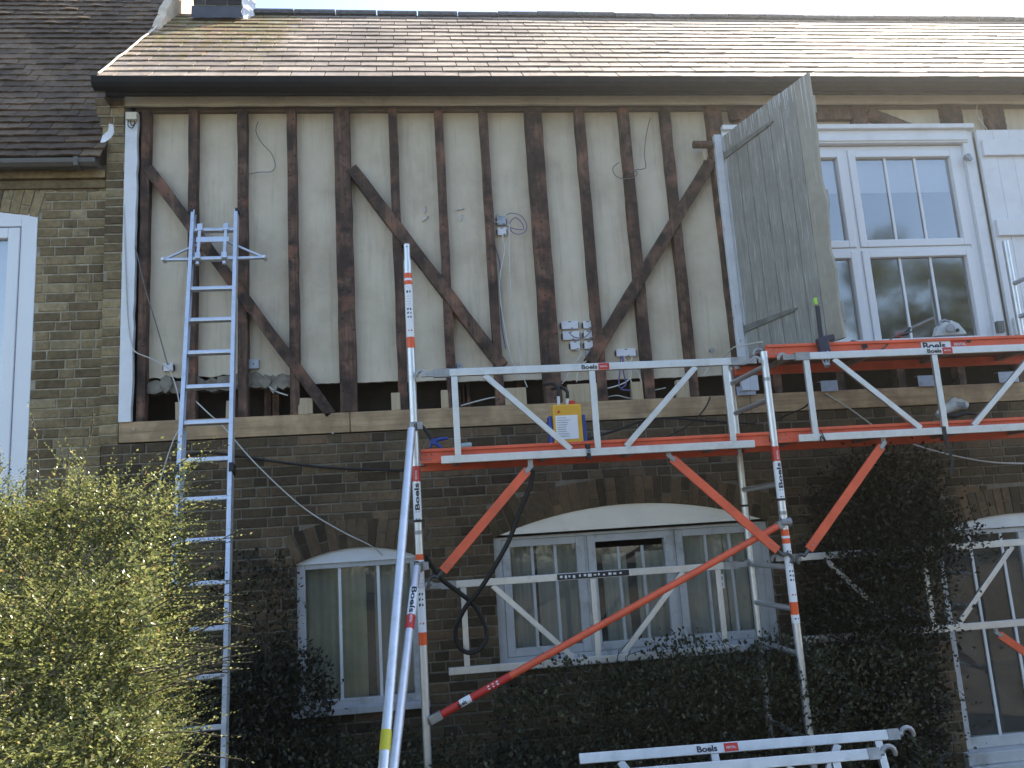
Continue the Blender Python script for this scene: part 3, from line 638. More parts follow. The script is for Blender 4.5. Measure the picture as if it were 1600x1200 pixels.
for z in (SZ1-.19, SZ0+.33):
    m = MB(); a = H0+no*.006-dr*.03; L = .66; m.prism([a+Vector((0, 0, z-.03)), a+dr*(L*.93)+Vector((0, 0, z-.014)), a+dr*L+Vector((0, 0, z+.002)), a+dr*(L*.93)+Vector((0, 0, z+.016)), a+Vector((0, 0, z+.03))], no*.006)
    m.tube([a+Vector((0, 0, z-.06)), a+Vector((0, 0, z+.06))], .014, 10)
    for f in (.12, .4, .7, .88): c = a+dr*(L*f)+Vector((0, 0, z)); m.tube([c, c+no*.012], .007, 8)
    m.build('strap_hinge', M['strap'], shut)
# white inner face of the other shutter, folded back on the wall
m = MB(); x = 5.13
for i in range(6): m.box(x, x+.158, -.03+random.uniform(0, .002), .005, 2.9, 4.965); x += .16
for z in (4.78, 4.02, 3.12): m.box(5.15, 6.08, -.06, -.031, z-.075, z+.075)
sh2 = m.build('shutter', M['white'], house, bevel=.003, label='white ledged shutter folded back against the wall')
m = MB(); p = at(1509, 247, -.02); m.tube([p, p-Vector((0, .04, 0))], .028, 9); m.tube([p+Vector((0.01, -.03, -.03)), p+Vector((.01, -.05, -.03))], .018, 8); m.build('shutter_catch', M['steel'], sh2)
m = MB(); p = at(1560, 512, -.03); m.box(p.x-.03, p.x+.03, -.07, -.03, p.z-.05, p.z+.05); m.build('shutter_stop', M['strap'], sh2)

# ------------------------------------------------------------------ left house
lh = empty('brick_house', (-4, 0, GZ), 'neighbouring brown brick house with clay tiled roof', 'house')
LY = .05; aH = Arch(-4.15, -2.925, 1.9, 4.31, .075)
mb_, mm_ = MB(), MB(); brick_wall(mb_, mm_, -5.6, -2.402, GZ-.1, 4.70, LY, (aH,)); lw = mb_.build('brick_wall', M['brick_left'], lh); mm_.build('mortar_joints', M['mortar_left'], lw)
m = MB(); 
for z, e in ((4.55, .02), (4.63, .04)):
    m.box(-5.6, -2.41, LY-e, LY+.05, z, z+.066)
m.build('brick_corbel', M['brick_left'], lh, bevel=.004)
m = MB(); pr2 = [(-.03, 4.70), (-.055, 4.675), (-.10, 4.675), (-.125, 4.70), (-.13, 4.735), (-.122, 4.735), (-.03, 4.73)]
m.prism([(-5.6, y, z) for y, z in pr2], (3.16, 0, 0)); m.box(-2.60, -2.565, -.136, -.03, 4.665, 4.742); m.build('gutter', mat_plain('grey_brown_gutter', (.10, .092, .08), .5), lh, bevel=.002)
F0 = Vector((0, -.115, 4.735)); pt = R(57.2); fu = Vector((0, math.cos(pt), math.sin(pt))); fn = Vector((0, -fu.z, fu.y)); FS = 5.6
m = MB(); r = 0; ga = .105
while r*ga < FS:
    x = -5.7-(.0825 if r % 2 else 0); lift = .0
    while x < -2.42:
        a, b = x, min(x+.163, -2.40+random.uniform(-.01, .01)); x += .1655
        if b-a < .03 or a > -2.43: continue
        lo, hi = r*ga+random.uniform(-.006, .006), r*ga+ga*1.35; t = .020+random.uniform(-.003, .008)+.006*math.sin(a*1.7+r*.3); sk = random.uniform(-.004, .004); md = (a+b)/2; cam_ = random.uniform(.001, .006)
        p = [F0+fu*(lo+sk)+fn*(t-.002), F0+fu*lo+fn*(t+cam_), F0+fu*(lo-sk)+fn*(t-.002), F0+fu*hi+fn*.004, F0+fu*hi+fn*.004]
        for q, xx in zip(p, (a, md, b, b, a)): q.x = xx
        k = [q-fn*.013 for q in p[:3]]
        m.add(p+k, [(0, 1, 2, 3, 4), (5, 6, 1, 0), (6, 7, 2, 1), (7, 3, 2), (4, 5, 0)])
    r += 1
lr = m.build('roof', M['tile'], lh)
m = MB(); A = [F0+fu*s-fn*.012 for s in (-.02, FS)]
m.quad(A[0]+Vector((-5.7, 0, 0)), A[0]+Vector((-2.41, 0, 0)), A[1]+Vector((-2.41, 0, 0)), A[1]+Vector((-5.7, 0, 0)))
m.quad(A[1]+Vector((-5.7, 0, 0)), A[1]+Vector((-2.41, 0, 0)), Vector((-2.41, 5.6, 4.7)), Vector((-5.7, 5.6, 4.7)))
m.quad((-5.6, .1, GZ), (-5.6, 5.6, GZ), (-5.6, 5.6, 4.7), (-5.6, .1, 4.7)); m.quad((-5.6, 5.6, GZ), (-2.41, 5.6, GZ), (-2.41, 5.6, 4.7), (-5.6, 5.6, 4.7)); m.build('roof_deck', M['void'], lr)
m = MB(); pk = A[1].copy(); n_ = 26; top = []
for i in range(n_+1): top.append(F0+fu*(1.9+(FS-1.9)*i/n_)+fn*(.03+random.uniform(-.012, .02))+Vector((-2.43, 0, 0)))
m.prism(top+[Vector((-2.43, 5.6, 4.7)), Vector((-2.43, top[0].y, 4.7))], (.085, 0, 0)); m.build('gable_wall', M['gable'], lh)
m = MB(); ring_frame(m, -4.15, -2.925, 1.9, 4.345, LY-.0, LY+.07, .1, .12, .10, .12); 
lwn = m.build('window', M['upvc'], lh, bevel=.005, label='tall white window with shallow arched head'); arch_board(lwn, aH, LY+.002, LY+.06, 4.30, M['upvc'])
m = MB(); ring_frame(m, -4.04, -3.05, 2.02, 4.23, LY-.012, LY+.05, .085, .085, .085, .085); m.build('sash', M['upvc'], lwn, bevel=.006); pane(lwn, -3.95, -3.13, 2.1, 4.15, LY+.03, M['glass'])
m = MB(); m.box(-4.1, -3.0, LY+.1, LY+.11, 2.0, 4.3); m.build('blind', M['blind'], lwn)
# scrap of plastic caught on the corbel, little white box on the corner board
m = MB(); q = [at(x, y, -.13) for x, y in ((156, 222), (160, 211), (168, 204), (171, 194), (177, 195), (178, 207), (173, 215), (164, 223))]; m.prism([p+Vector((0, random.uniform(-.015, .015), 0)) for p in q], (0, .008, 0))
tag(m.build('plastic_scrap', M['sheet']), 'crumpled scrap of pale plastic caught beside the roof corner', 'plastic scrap')

# ------------------------------------------------------------------ ladder
LT = at(300.5, 332, -.13); LW = .348; dvec = Vector((.125, -.80, -2.38)); dvec.normalize(); Llen = 5.05
lad = empty('extension_ladder', LT+dvec*Llen, 'silver aluminium ladder leaning against the stripped timber wall', 'ladder')
nl = Vector((1, 0, 0)).cross(dvec).normalized()
if nl.y > 0: nl = -nl
for i in (0, 1):
    m = MB(); a = LT+Vector((LW*i, 0, 0)); sgn = 1 if i else -1
    m.bar(a, a+dvec*Llen, .006, .062, up=nl); ins = Vector((-sgn*.012, 0, 0))
    m.bar(a+ins+nl*.029, a+dvec*Llen+ins+nl*.029, .024, .005, up=nl); m.bar(a+ins-nl*.029, a+dvec*Llen+ins-nl*.029, .024, .005, up=nl)
    o = m.build('rail', M['ladder'], lad)
    m = MB(); c = a+dvec*2.22; m.bar(c-dvec*.03, c+dvec*.03, .03, .085, up=nl); m.build('guide_bracket', M['blacktape'], o)
    m = MB(); m.bar(a-dvec*.012, a+dvec*.02, .03, .066, up=nl); m.build('end_cap', M['blacktape'], o)
    m = MB(); a2 = a-nl*.07+Vector((-sgn*.012, 0, 0)); m.bar(a2+dvec*1.9, a2+dvec*(Llen+.02), .006, .055, up=nl); m.bar(a2+dvec*1.9+ins*.8+nl*.024, a2+dvec*(Llen+.02)+ins*.8+nl*.024, .02, .005, up=nl); m.build('lower_rail', M['ladder'], lad)
nr = int((Llen-.2)/.28)
for k in range(nr+1):
    s = .185+.28*k-.0; c = LT+dvec*s; m = MB(); m.bar(c+Vector((.004, 0, 0)), c+Vector((LW-.004, 0, 0)), .032, .036, up=nl); m.build('rung', M['ladder'], lad, bevel=.006)
# stand-off bracket clamped to the top rungs
m = MB(); zc0 = LT+dvec*.185; zc1 = LT+dvec*.465; off = nl*.03
for f in (.12, .68): 
    a = zc0+Vector((LW*(f+.09), 0, 0))+off; b = zc1+Vector((LW*(f+.07), 0, 0))+off; m.bar(a-dvec*.02, b+dvec*.02, .022, .02, up=nl); m.bar(a-dvec*.035, a+dvec*.03, .04, .03, up=nl); m.bar(b-dvec*.035, b+dvec*.02, .04, .03, up=nl); m.tube([b+dvec*.05, b+dvec*.075], .014, 8)
a = LT+dvec*.30+off; m.bar(a+Vector((LW*.14, 0, 0)), a+Vector((LW*.84, 0, 0)), .05, .012, up=nl)
so_ = m.build('stand_off', M['ladder'], lad, bevel=.003)
m = MB(); hub = LT+dvec*.45; back = Vector((0, .09, .0))
for s in (-1, 1):
    c = hub+Vector((LW*.5, 0, 0)); e = c+Vector((s*.375, .03, 0)); m.bar(c+Vector((s*.08, .0, 0))-nl*.02, e, .022, .022, up=nl); m.bar(LT+dvec*.28+Vector((LW*(.5+s*.25), 0, 0))-nl*.02, e, .016, .016, up=nl); m.tube([e-Vector((0, .03, 0)), e+Vector((0, .05, 0))], .014, 8)
m.build('stand_off_arms', M['ladder'], so_, bevel=.003)

# ------------------------------------------------------------------ scaffold tower
FY, RY, PR = -1.10, -.45, .0255
tw = empty('scaffold_tower', (2.4, -.78, GZ), 'aluminium and orange scaffold tower with decks along the house front', 'scaffold')
XL, XM, XR = -.03, 2.40, 4.88
def zat(x, y, Y=FY-PR): return at(x, y, Y).z
DOWN = Vector((0, 0, -1)); UP = Vector((0, 0, 1))
def icons(mb, c, n, r, h, rows, ax=UP):
    """little dark pictograms, two to a row, bent round the pole"""
    t = Vector(ax).cross(Vector(n)).normalized(); n = Vector(n).normalized()
    for k in range(rows):
        for s in (-1, 1):
            z = (k-(rows-1)/2)*h; g0 = s*.36-.2; g1 = s*.36+.2; hh = h*.33*random.uniform(.5, 1)
            vs = [c+Vector(ax)*(z+a)+(n*math.cos(g)+t*math.sin(g))*r for g, a in ((g0, -hh), (g1, -hh*random.uniform(.3, 1)), (g1*.8, hh), (g0, hh*random.uniform(.4, 1)))]; mb.add(vs, [(0, 1, 2, 3)])
def standard(fr, x, y, z0, z1):
    m = MB(); m.tube([(x, y, z0), (x, y, z1)], PR, 20); return m.build('standard', M['alu'], fr, smooth=True)
def boels_set(st, x, y, zr0, zr1, zb0, zb1, zd, zblk, n=(0, -1, 0)):
    n = Vector(n); c = Vector((x, y, 0))
    m = MB(); ring(m, c, UP, zr0, zr1, PR+.001); m.m = 1; tube_text(m, 'RENTAL', .012, c+UP*(zr0+.012), UP, n, PR+.0018, .01)
    m.build('rental_sticker', [M['red_tape'], M['label_white']], st, smooth=False)
    m = MB(); ring(m, c, UP, zb0-.07, zb1, PR+.001); m.m = 1; h = .032; v, f, wd_ = text_geo('Boels', h, .03, 1.0); k = (zb1-zb0-.012)/wd_
    tube_text(m, 'Boels', h, c+UP*(zb0+.004), UP, n, PR+.0018, .03, k)
    for q in (0, 1): icons(m, c+UP*(zd+.045*q-.02), n, PR+.0018, .012, 1)
    m.build('name_sticker', [M['label_white'], M['ink']], st)
    m = MB(); ring(m, c, UP, zblk-.008, zblk+.008, PR+.0025); m.build('locking_band', M['blacktape'], st)
def safety_set(st, x, y, za, zb, zc, zd, n=(0, -1, 0), stripe=True):
    """orange / white pictogram / orange wrap"""
    n = Vector(n); c = Vector((x, y, 0)); m = MB(); ring(m, c, UP, zb, za, PR+.001); m.build('orange_band', M['orange_tape'], st); m = MB(); ring(m, c, UP, zd, zc, PR+.001); m.build('orange_band', M['orange_tape'], st)
    m = MB(); ring(m, c, UP, zc, zb, PR+.0009); H = zb-zc
    if stripe: ring(m, c, UP, (za+zb)/2-.012, (za+zb)/2+.004, PR+.0014)
    m.m = 1; icons(m, c+UP*(zc+H*.45), n, PR+.0018, H*.075, 3); icons(m, c+UP*(zc+H*.86), n, PR+.0018, H*.10, 1)
    m.m = 2; icons(m, c+UP*(zc+H*.12), n, PR+.0018, H*.05, 1); m.m = 3
    for q in range(4): icons(m, c+UP*(zc+H*(.62+.05*q)), n, PR+.0018, H*.018, 1)
    m.build('safety_sticker', [M['label_white'], M['ink'], M['red_tape'], M['ink_grey']], st)
def collar(st, x, y, z):
    m = MB(); ring(m, Vector((x, y, 0)), UP, z-.012, z+.012, PR+.003); m.build('joint_collar', M['steel'], st, smooth=True)
def end_frame(x, ztop_f, ztop_r, rungs, label):
    fr = MB(); fr.tube([(x, FY+PR, rungs[0]), (x, RY-PR, rungs[0])], .0195, 14); f = fr.build('end_frame', M['alu'], tw, smooth=True, label=label)
    for z in rungs[1:]:
        m = MB(); m.tube([(x, FY+PR-.004, z), (x, RY-PR+.004, z)], .0195, 14); m.build('rung', M['alu'], f, smooth=True)
    a = standard(f, x, FY, GZ+.05, ztop_f); b = standard(f, x, RY, GZ+.05, ztop_r)
    for y in (FY, RY):
        m = MB(); m.tube([(x, y, GZ-.02), (x, y, GZ+.0), (x, y, GZ+.05)], [.06, .06, .03], 14); m.build('foot', M['blacktape'], f)
    return f, a, b
rz = [.2, .735, 1.02, 1.29, 1.84, 2.42]
fL, sLf, sLr = end_frame(XL, 3.48, 3.48, rz+[2.97], 'tall end frame at the left')
m = MB(); m.tube([(XL, FY, 3.45), (XL, FY, zat(632, 380))], .0205, 16); m.m = 1; z = zat(632, 385); m.tube([(XL, FY-.0195, z), (XL, FY-.0215, z)], .005, 8); m.build('spigot', [M['alu'], M['ink']], sLf, smooth=False)
fM, sMf, sMr = end_frame(XM, 2.755, 2.755, rz+[2.652], 'end frame between the two bays')
fR, sRf, sRr = end_frame(XR, 3.42, 3.75, rz+[2.652, 3.1, 3.38], 'end frame at the far right')
safety_set(sLf, XL, FY, zat(635, 426), zat(636, 444), zat(640, 526), zat(641, 543))
boels_set(sLf, XL, FY, zat(650, 752), zat(649, 728), zat(651, 798), zat(650, 753), zat(653, 806), zat(653, 814)); collar(sLf, XL, FY, zat(654, 832))
safety_set(sLf, XL, FY, zat(656, 866), zat(657, 875), zat(664, 988), zat(665, 1008), stripe=False)
boels_set(sMf, XM, FY, zat(1216, 720), zat(1213, 697), zat(1224, 763), zat(1217, 721), zat(1225, 771), zat(1226, 780)); collar(sMf, XM, FY, zat(1228, 801))
safety_set(sMf, XM, FY, zat(1231, 827), zat(1234, 849), zat(1250, 940), zat(1253, 960))
m = MB(); ring(m, (XM, FY, 0), UP, zat(1256, 973), zat(1254, 960), PR+.001); m.m = 1; icons(m, Vector((XM, FY, zat(1255, 966))), (0, -1, 0), PR+.002, .02, 1); m.build('small_sticker', [M['label_white'], M['ink']], sMf)
collar(sMf, XM, FY, zat(1196, 592)); m = MB(); ring(m, (XM, RY, 0), UP, zat(1166, 790, RY)-.008, zat(1166, 790, RY)+.008, PR+.0025); m.build('locking_band', M['blacktape'], sMr)

def hook(mb, p, d, n=(0, -1, 0), r=.035, reach=.055):
    """claw that drops over a tube: p end of rail, d direction outwards"""
    p, d = Vector(p), Vector(d); pts = [p, p+d*.02]+[p+d*(reach+r*math.cos(a))+UP*(r*math.sin(a)-.006) for a in np.linspace(math.pi, -.35, 9)]
    mb.tube(pts, [.016, .017]+[.013]*8+[.009], 8)
def truss(name, x0, x1, y, zt, zb, posts, diags, label=None, hooks=True, sec=(.048, .030), bx=None, parent=None, text_at=None, black=None):
    """guardrail frame: two rails, posts and diagonals"""
    par = parent or tw; m = MB(); m.bar((x0, y, zt), (x1, y, zt), sec[1]+.02, sec[1]); f = m.build(name, M['alu'], par, bevel=.003, label=label)
    b0, b1 = bx or (x0+.02, x1-.0); m = MB(); m.bar((b0, y, zb), (b1, y, zb), sec[1]+.02, sec[1]); m.build('bottom_rail', M['alu'], f, bevel=.003)
    for x in posts: m = MB(); m.bar((x, y+.001, zb+.025), (x, y+.001, zt-.025), .040, .024); m.build('post', M['alu'], f, bevel=.002)
    for (xa, xb) in diags: m = MB(); m.bar((xa, y+.002, zt-.026), (xb, y+.002, zb+.026), .038, .022); m.build('diagonal', M['alu'], f, bevel=.002)
    if hooks:
        for x, s in ((x0, -1), (x1, 1)):
            m = MB(); m.bar((x-s*.1, y-.0012, zt), (x+s*.005, y-.0012, zt), sec[1]+.024, sec[1]+.006); m.bar((x, y+.004, zt), (x+s*.085, y+.012, zt), .036, .024); hook(m, (x+s*.03, y+.01, zt), (s, 0, 0), r=.03); m.build('hook', M['steel'], f, smooth=True)
    if text_at is not None:
        m = MB(); h = .030; yy = y-sec[1]/2; v, ff, wd_ = text_geo('Boels', h, .03, 1.2); flat_text(m, 'Boels', h, (text_at, yy, zt-h/2), (1, 0, 0), UP, (0, -1, 0), .03, 1.25)
        wd_ *= 1.05; m.m = 1; m.box(text_at+wd_+.008, text_at+wd_+.082, yy-.0016, yy-.0004, zt-.022, zt+.022); m.m = 2; flat_text(m, 'RENTAL', .011, (text_at+wd_+.018, yy-.0016, zt-.006), (1, 0, 0), UP, (0, -1, 0), .01, .9); m.build('name_sticker', [M['ink'], M['red_tape'], M['label_white']], f)
    if black is not None:
        m = MB(); yy = y-sec[1]/2; m.box(black[0], black[1], yy-.0016, yy-.0004, zt-.02, zt+.02); m.m = 1; x = black[0]+.02
        while x < black[1]-.03:
            wq = random.uniform(.012, .028); m.box(x, x+wq, yy-.0026, yy-.0018, zt-random.uniform(.004, .013), zt+random.uniform(.003, .013)); x += wq+random.uniform(.008, .03)
        m.build('pictogram_label', [M['ink'], M['label_white']], f)
    return f
GF = FY-.05
truss('guardrail', .115, 2.235, GF, 2.684, 2.114, (.245, 1.166, 2.092), ((.445, .985), (1.885, 1.355)), 'front guardrail of the left bay', text_at=at(908, 576, GF).x)
truss('guardrail', 2.60, 4.75, GF, 2.70, 2.135, (2.675, 3.62, 4.55), ((2.875, 3.44), (4.40, 3.83)), 'front guardrail of the right bay', bx=(2.55, 4.72), text_at=at(1446, 545, GF).x)
truss('guardrail', .115, 2.265, RY-.05, 1.297, .715, (.264, 1.19, 2.12), ((.47, 1.01), (1.86, 1.37)), 'low rear guardrail of the left bay', black=(at(870, 902, RY-.05).x, at(982, 892, RY-.05).x))
truss('guardrail', 2.66, 4.78, RY-.05, 1.32, .735, (3.72, 4.62), ((2.95, 3.45), (4.45, 3.92)), 'low rear guardrail of the right bay', bx=(2.60, 4.75))
# decks
def deck(x0, x1, zt, label, hatch=False, sticker=None):
    m = MB(); m.box(x0+.02, x1-.02, FY+.055, RY-.03, zt-.022, zt-.006); d = m.build('platform', [M['ply']], tw, label=label)
    for y, nm in ((FY+.03, 'front'), (RY-.02, 'rear')):
        s = -1 if nm == 'front' else 1; m = MB(); m.bar((x0, y, zt-.043), (x1, y, zt-.043), .086, .022); m.bar((x0, y+s*.012, zt-.004), (x1, y+s*.012, zt-.004), .02, .03); m.bar((x0, y+s*.012, zt-.078), (x1, y+s*.012, zt-.078), .02, .03)
        for xx in (x0+.03, x0+.07, x1-.03, x1-.07):
            for zz in (zt-.03, zt-.06): m.m = 1; m.tube([(xx+random.uniform(-.01, .01), y+s*.011, zz), (xx, y+s*.016, zz)], .006, 8); m.m = 0
        m.build('side_beam', [M['orange'], M['steel']], d, bevel=.002)
    for x in np.linspace(x0+.25, x1-.25, 4): m = MB(); m.bar((x, FY+.06, zt-.045), (x, RY-.04, zt-.045), .04, .035, up=(0, 0, 1)); m.build('cross_member', M['steel'], d)
    for x, s in ((x0, -1), (x1, 1)):
        for y in (FY+.075, RY-.065): m = MB(); hook(m, (x-s*.02, y, zt-.04), (s, 0, 0)); m.build('hook', M['steel'], d, smooth=True)
    if hatch:
        m = MB(); a, b = at(1393, 565, -.8).x, at(1565, 548, -.8).x; m.box(a-.1, b+.15, FY+.16, RY-.14, zt-.030, zt-.0225); m.build('hatch', M['ply_tan'], d)
    if sticker:
        x = sticker; y = FY+.03-.0125; zc = zt-.046; m = MB(); m.box(x, x+.225, y-.0016, y-.0005, zc-.034, zc+.034); m.m = 1; flat_text(m, 'Boels', .054, (x+.012, y-.0016, zc-.027), (1, 0, 0), UP, (0, -1, 0), .03, 1.12)
        m.m = 2; m.box(x+.23, x+.335, y-.0016, y-.0005, zc-.03, zc+.034); m.m = 0; flat_text(m, 'RENTAL', .02, (x+.25, y-.0016, zc-.005), (1, 0, 0), UP, (0, -1, 0), .01, .9); m.build('name_sticker', [M['label_white'], M['ink'], M['red_tape']], d)
        for q in (1352, 1513): p = at(q, 541 if q == 1352 else 532, y-.003); m = MB(); m.tube([p, p-Vector((0, .006, 0))], .016, 12); m.build('rubber_plug', M['blacktape'], d)
    return d
deck(.005, 2.375, 2.19, 'orange left deck')
deck(2.43, 4.85, 2.205, 'lower orange deck of the right bay')
deck(2.43, 4.85, 2.80, 'upper orange deck beside the shutter', True, at(1439, 541, FY+.02).x)
# orange flat braces from the bottom rails down to the rungs
def flat_brace(p, q, label):
    p, q = Vector(p), Vector(q); d = (q-p).normalized(); m = MB(); m.bar(p+d*.03, q-d*.05, .058, .016); 
    m.m = 1
    for c in (p+d*.06, q-d*.085, q-d*.115): m.tube([c+Vector((.006, -.008, 0)), c+Vector((.006, -.0125, 0))], .0055, 8)
    b = m.build('brace', [M['orange'], M['steel']], tw, bevel=.003, label=label)
    m = MB(); m.bar(p-d*.015, p+d*.05, .03, .024); m.bar(p+Vector((0, 0, .0)), p+Vector((0, 0, .075)), .034, .006); m.build('clamp', M['steel'], b, bevel=.002)
    m = MB(); e = q-d*.05; s = 1 if d.x > 0 else -1; m.tube([e, e+d*.04]+[e+d*(.085)+Vector((s*.034*math.cos(a)*1.0, 0, .034*math.sin(a)))-d*.0 for a in np.linspace(2.4, -.9, 7)], .012, 8); m.build('claw', M['darksteel'], b, smooth=True)
BY = FY-.03
flat_brace(at(829, 729, BY), at(684, 902, BY), 'flat orange brace at the left end')
flat_brace(at(1045, 712, BY), at(1224, 868, BY), 'flat orange brace falling to the right')
flat_brace(at(1381, 692, BY), at(1257, 868, BY), 'flat orange brace in the right bay')
flat_brace(at(1556, 988, RY-.05), at(1690, 1080, RY-.05), 'low orange brace at the right edge')
# long round orange brace with stickers
p, q = at(1226, 816, FY), at(676, 1124, FY-.02); d = (q-p).normalized(); Lb = (q-p).length
m = MB(); m.tube([p+d*.03, q-d*.03], .0225, 18); lb = m.build('long_brace', M['orange'], tw, smooth=True, label='long round orange brace crossing the wide window')
m = MB(); m.bar(p-d*.02, p+d*.06, .05, .05); m.tube([p+Vector((-.03, 0, 0)), p+Vector((.04, 0, 0))], .034, 12); m.build('clamp', M['steel'], lb, bevel=.003)
m = MB(); m.bar(q-d*.06, q+d*.02, .05, .05); m.build('clamp', M['steel'], lb, bevel=.003)
bx = lambda x: (at(x, 816+(x-1226)*(1124-816)/(676-1226), FY-.01)-p).dot(d)
m = MB(); ring(m, p, d, bx(797), bx(690), .0232); ring(m, p, d, bx(728), bx(697), .0238); m.m = 1
ring(m, p, d, bx(736), bx(719), .0243); m.m = 2; tube_text(m, 'Boels', .026, p+d*(bx(715)), -d, (0, -1, 0), .0248, .03, .8); m.m = 1
icons(m, p+d*bx(770), (0, -1, .3), .0246, .03, 3, ax=d); m.build('sticker', [M['red_tape'], M['label_white'], M['ink']], lb)
# stabilisers
def foot(a, b): return a+(b-a)*((GZ-a.z)/(b.z-a.z))
def stab(p, q, r, label):
    p, q = Vector(p), Vector(q); d = (q-p).normalized(); m = MB(); m.tube([p, q], r, 18); s = m.build('stabiliser', M['alu'], tw, smooth=True, label=label)
    m = MB(); m.tube([p-d*.04, p+d*.03], r*.75, 12); m.build('end_fitting', M['darksteel'], s); m = MB(); m.tube([q, q+d*.05], r+.01, 12); m.build('rubber_foot', M['blacktape'], s); return s, p, d
s1, p1, d1 = stab(at(643, 671, FY-.045), foot(at(643, 671, FY-.045), at(599, 1200, -2.35)), .026, 'longer stabiliser leg with yellow tape')
a, b = (at(595, 1143, -2.2)-p1).dot(d1), (at(593, 1175, -2.3)-p1).dot(d1)
def along(pt, d, y):
    """distance along a leg at which it crosses image row y"""
    lo, hi = 0, 5
    for _ in range(40):
        md = (lo+hi)/2; v = np.array(pt+d*md)-CAM; yy = 600-FPX*(v@AU)/(v@AF)
        if yy < y: lo = md
        else: hi = md
    return lo
m = MB(); ring(m, p1, d1, along(p1, d1, 1142), along(p1, d1, 1174), .0268); m.build('yellow_tape', M['yellow_tape'], s1)
s2, p2, d2 = stab(at(651, 887, FY-.045), foot(at(651, 887, FY-.045), at(615, 1200, -2.1)), .026, 'shorter stabiliser leg with name sticker')
m = MB(); t0, t1, t2 = along(p2, d2, 921), along(p2, d2, 963), along(p2, d2, 985); ring(m, p2, d2, t0-.005, t1, .0266); m.m = 1; tube_text(m, 'Boels', .034, p2+d2*t0, d2, (0, -1, 0), .0274, .03, (t1-t0)/text_geo('Boels', .034, .03)[2]*.97)
m.m = 2; ring(m, p2, d2, t1, t2, .0266); m.m = 3; tube_text(m, 'RENTAL', .014, p2+d2*(t1+.01), d2, (0, -1, 0), .0274, .01, .8); m.build('name_sticker', [M['label_white'], M['ink'], M['red_tape'], M['label_white']], s2)
for (x, y) in ((648, 666), (654, 885)):
    m = MB(); c = Vector((XL, FY, zat(x, y))); m.tube([c-UP*.03, c+UP*.03], PR+.006, 14); m.box(c.x+.02, c.x+.055, FY-.045, FY-.01, c.z-.025, c.z+.025); m.box(c.x-.03, c.x+.0, FY-.06, FY-.025, c.z-.022, c.z+.022); m.build('clip', M['steel'], tw, bevel=.003)

# loose guardrail frames lying at the foot of the hedge
def loose(x0, x1, y, z0, z1, posts, diags, label, text_x=None, lean=.32):
    base = Vector((x0, y, z0)); root = empty('loose_guardrail', base, label, 'guardrail', 'spare guardrails below the hedge')
    a = (Vector((x1, y, z1))-base).normalized(); dn = Vector((0, -lean, -1)).normalized(); L = (Vector((x1, y, z1))-base).length; H = .56; upn = a.cross(dn).normalized()
    if upn.y > 0: upn = -upn
    m = MB(); m.bar(base, base+a*L, .05, .03, up=upn); m.build('top_rail', M['alu'], root, bevel=.003)
    m = MB(); m.bar(base+dn*H, base+dn*H+a*L, .05, .03, up=upn); m.build('bottom_rail', M['alu'], root, bevel=.003)
    for f in posts: m = MB(); c = base+a*(L*f); m.bar(c+dn*.025, c+dn*(H-.025), .04, .024, up=upn); m.build('post', M['alu'], root, bevel=.002)
    for f, g_ in diags: m = MB(); m.bar(base+a*(L*f)+dn*.026+upn*-.002, base+a*(L*g_)+dn*(H-.026)+upn*-.002, .038, .022, up=upn); m.build('diagonal', M['alu'], root, bevel=.002)
    for s, e in ((1, base+a*L),):
        m = MB(); m.bar(e-a*s*.06, e+a*s*.004, .054, .036, up=upn); hook(m, e, a*s); m.build('hook', M['steel'], root, smooth=True)
    if text_x is not None:
        m = MB(); h = .03; c = base+a*text_x+upn*.015-(-dn)*0; upv = -dn; v, ff, wd_ = text_geo('Boels', h, .03, 1.25); flat_text(m, 'Boels', h, c-upv*.015, a, upv, upn, .03, 1.25); m.m = 1
        e = c+a*(wd_*1.25+.01)+upn*.001; m.add([e-upv*.02, e+a*.075-upv*.02, e+a*.075+upv*.02, e+upv*.02], [(0, 1, 2, 3)]); m.m = 2; flat_text(m, 'RENTAL', .011, e+a*.012-upv*.006, a, upv, upn, .01, .9); m.build('name_sticker', [M['ink'], M['red_tape'], M['label_white']], root)
q0, q1 = at(905, 1186, -2.1), at(1402, 1147, -2.1)
loose(q0.x, q1.x, -2.1, q0.z, q1.z, (.41, .93), ((.80, .60), (.12, .33)), 'upper silver scaffold guardrail with name sticker, lying below the hedge', .41*(q1-q0).length-.09)
q0, q1 = at(955, 1212, -2.35), at(1372, 1177, -2.35)
loose(q0.x, q1.x, -2.35, q0.z, q1.z, (.15, .83), ((.66, .45), (.3, .42)), 'lower silver scaffold guardrail in front, its hooked end shorter')

# ------------------------------------------------------------------ things on the decks
D1 = 2.19
by = -.80
p = at(865, 690, by); q = at(906, 632, by)
box = empty('power_box', ((p.x+q.x)/2, by, D1), 'yellow box with white notice and blue sides standing on the orange deck', 'power box')
m = MB(); m.box(p.x, q.x, by-.05, by+.05, D1, q.z); m.build('case', M['yellow'], box, bevel=.014)
m = MB(); m.box(p.x-.028, p.x-.002, by-.03, by+.06, D1+.02, q.z-.075); m.build('side_cheek', M['blue'], box, bevel=.008)
m = MB(); m.box(q.x+.002, q.x+.028, by-.03, by+.06, D1+.02, q.z-.075); m.build('side_cheek', M['blue'], box, bevel=.008)
m = MB(); a, b = at(870, 687, by-.052), at(902, 648, by-.052); m.box(a.x, b.x, by-.0535, by-.0515, a.z, b.z); m.m = 1
for k in range(9):
    z = b.z-.02-.016*k; m.box(a.x+.012, a.x+.012+random.uniform(.05, .105), by-.0546, by-.0538, z, z+.004)
m.build('notice', [M['label_white'], M['ink_grey']], box)
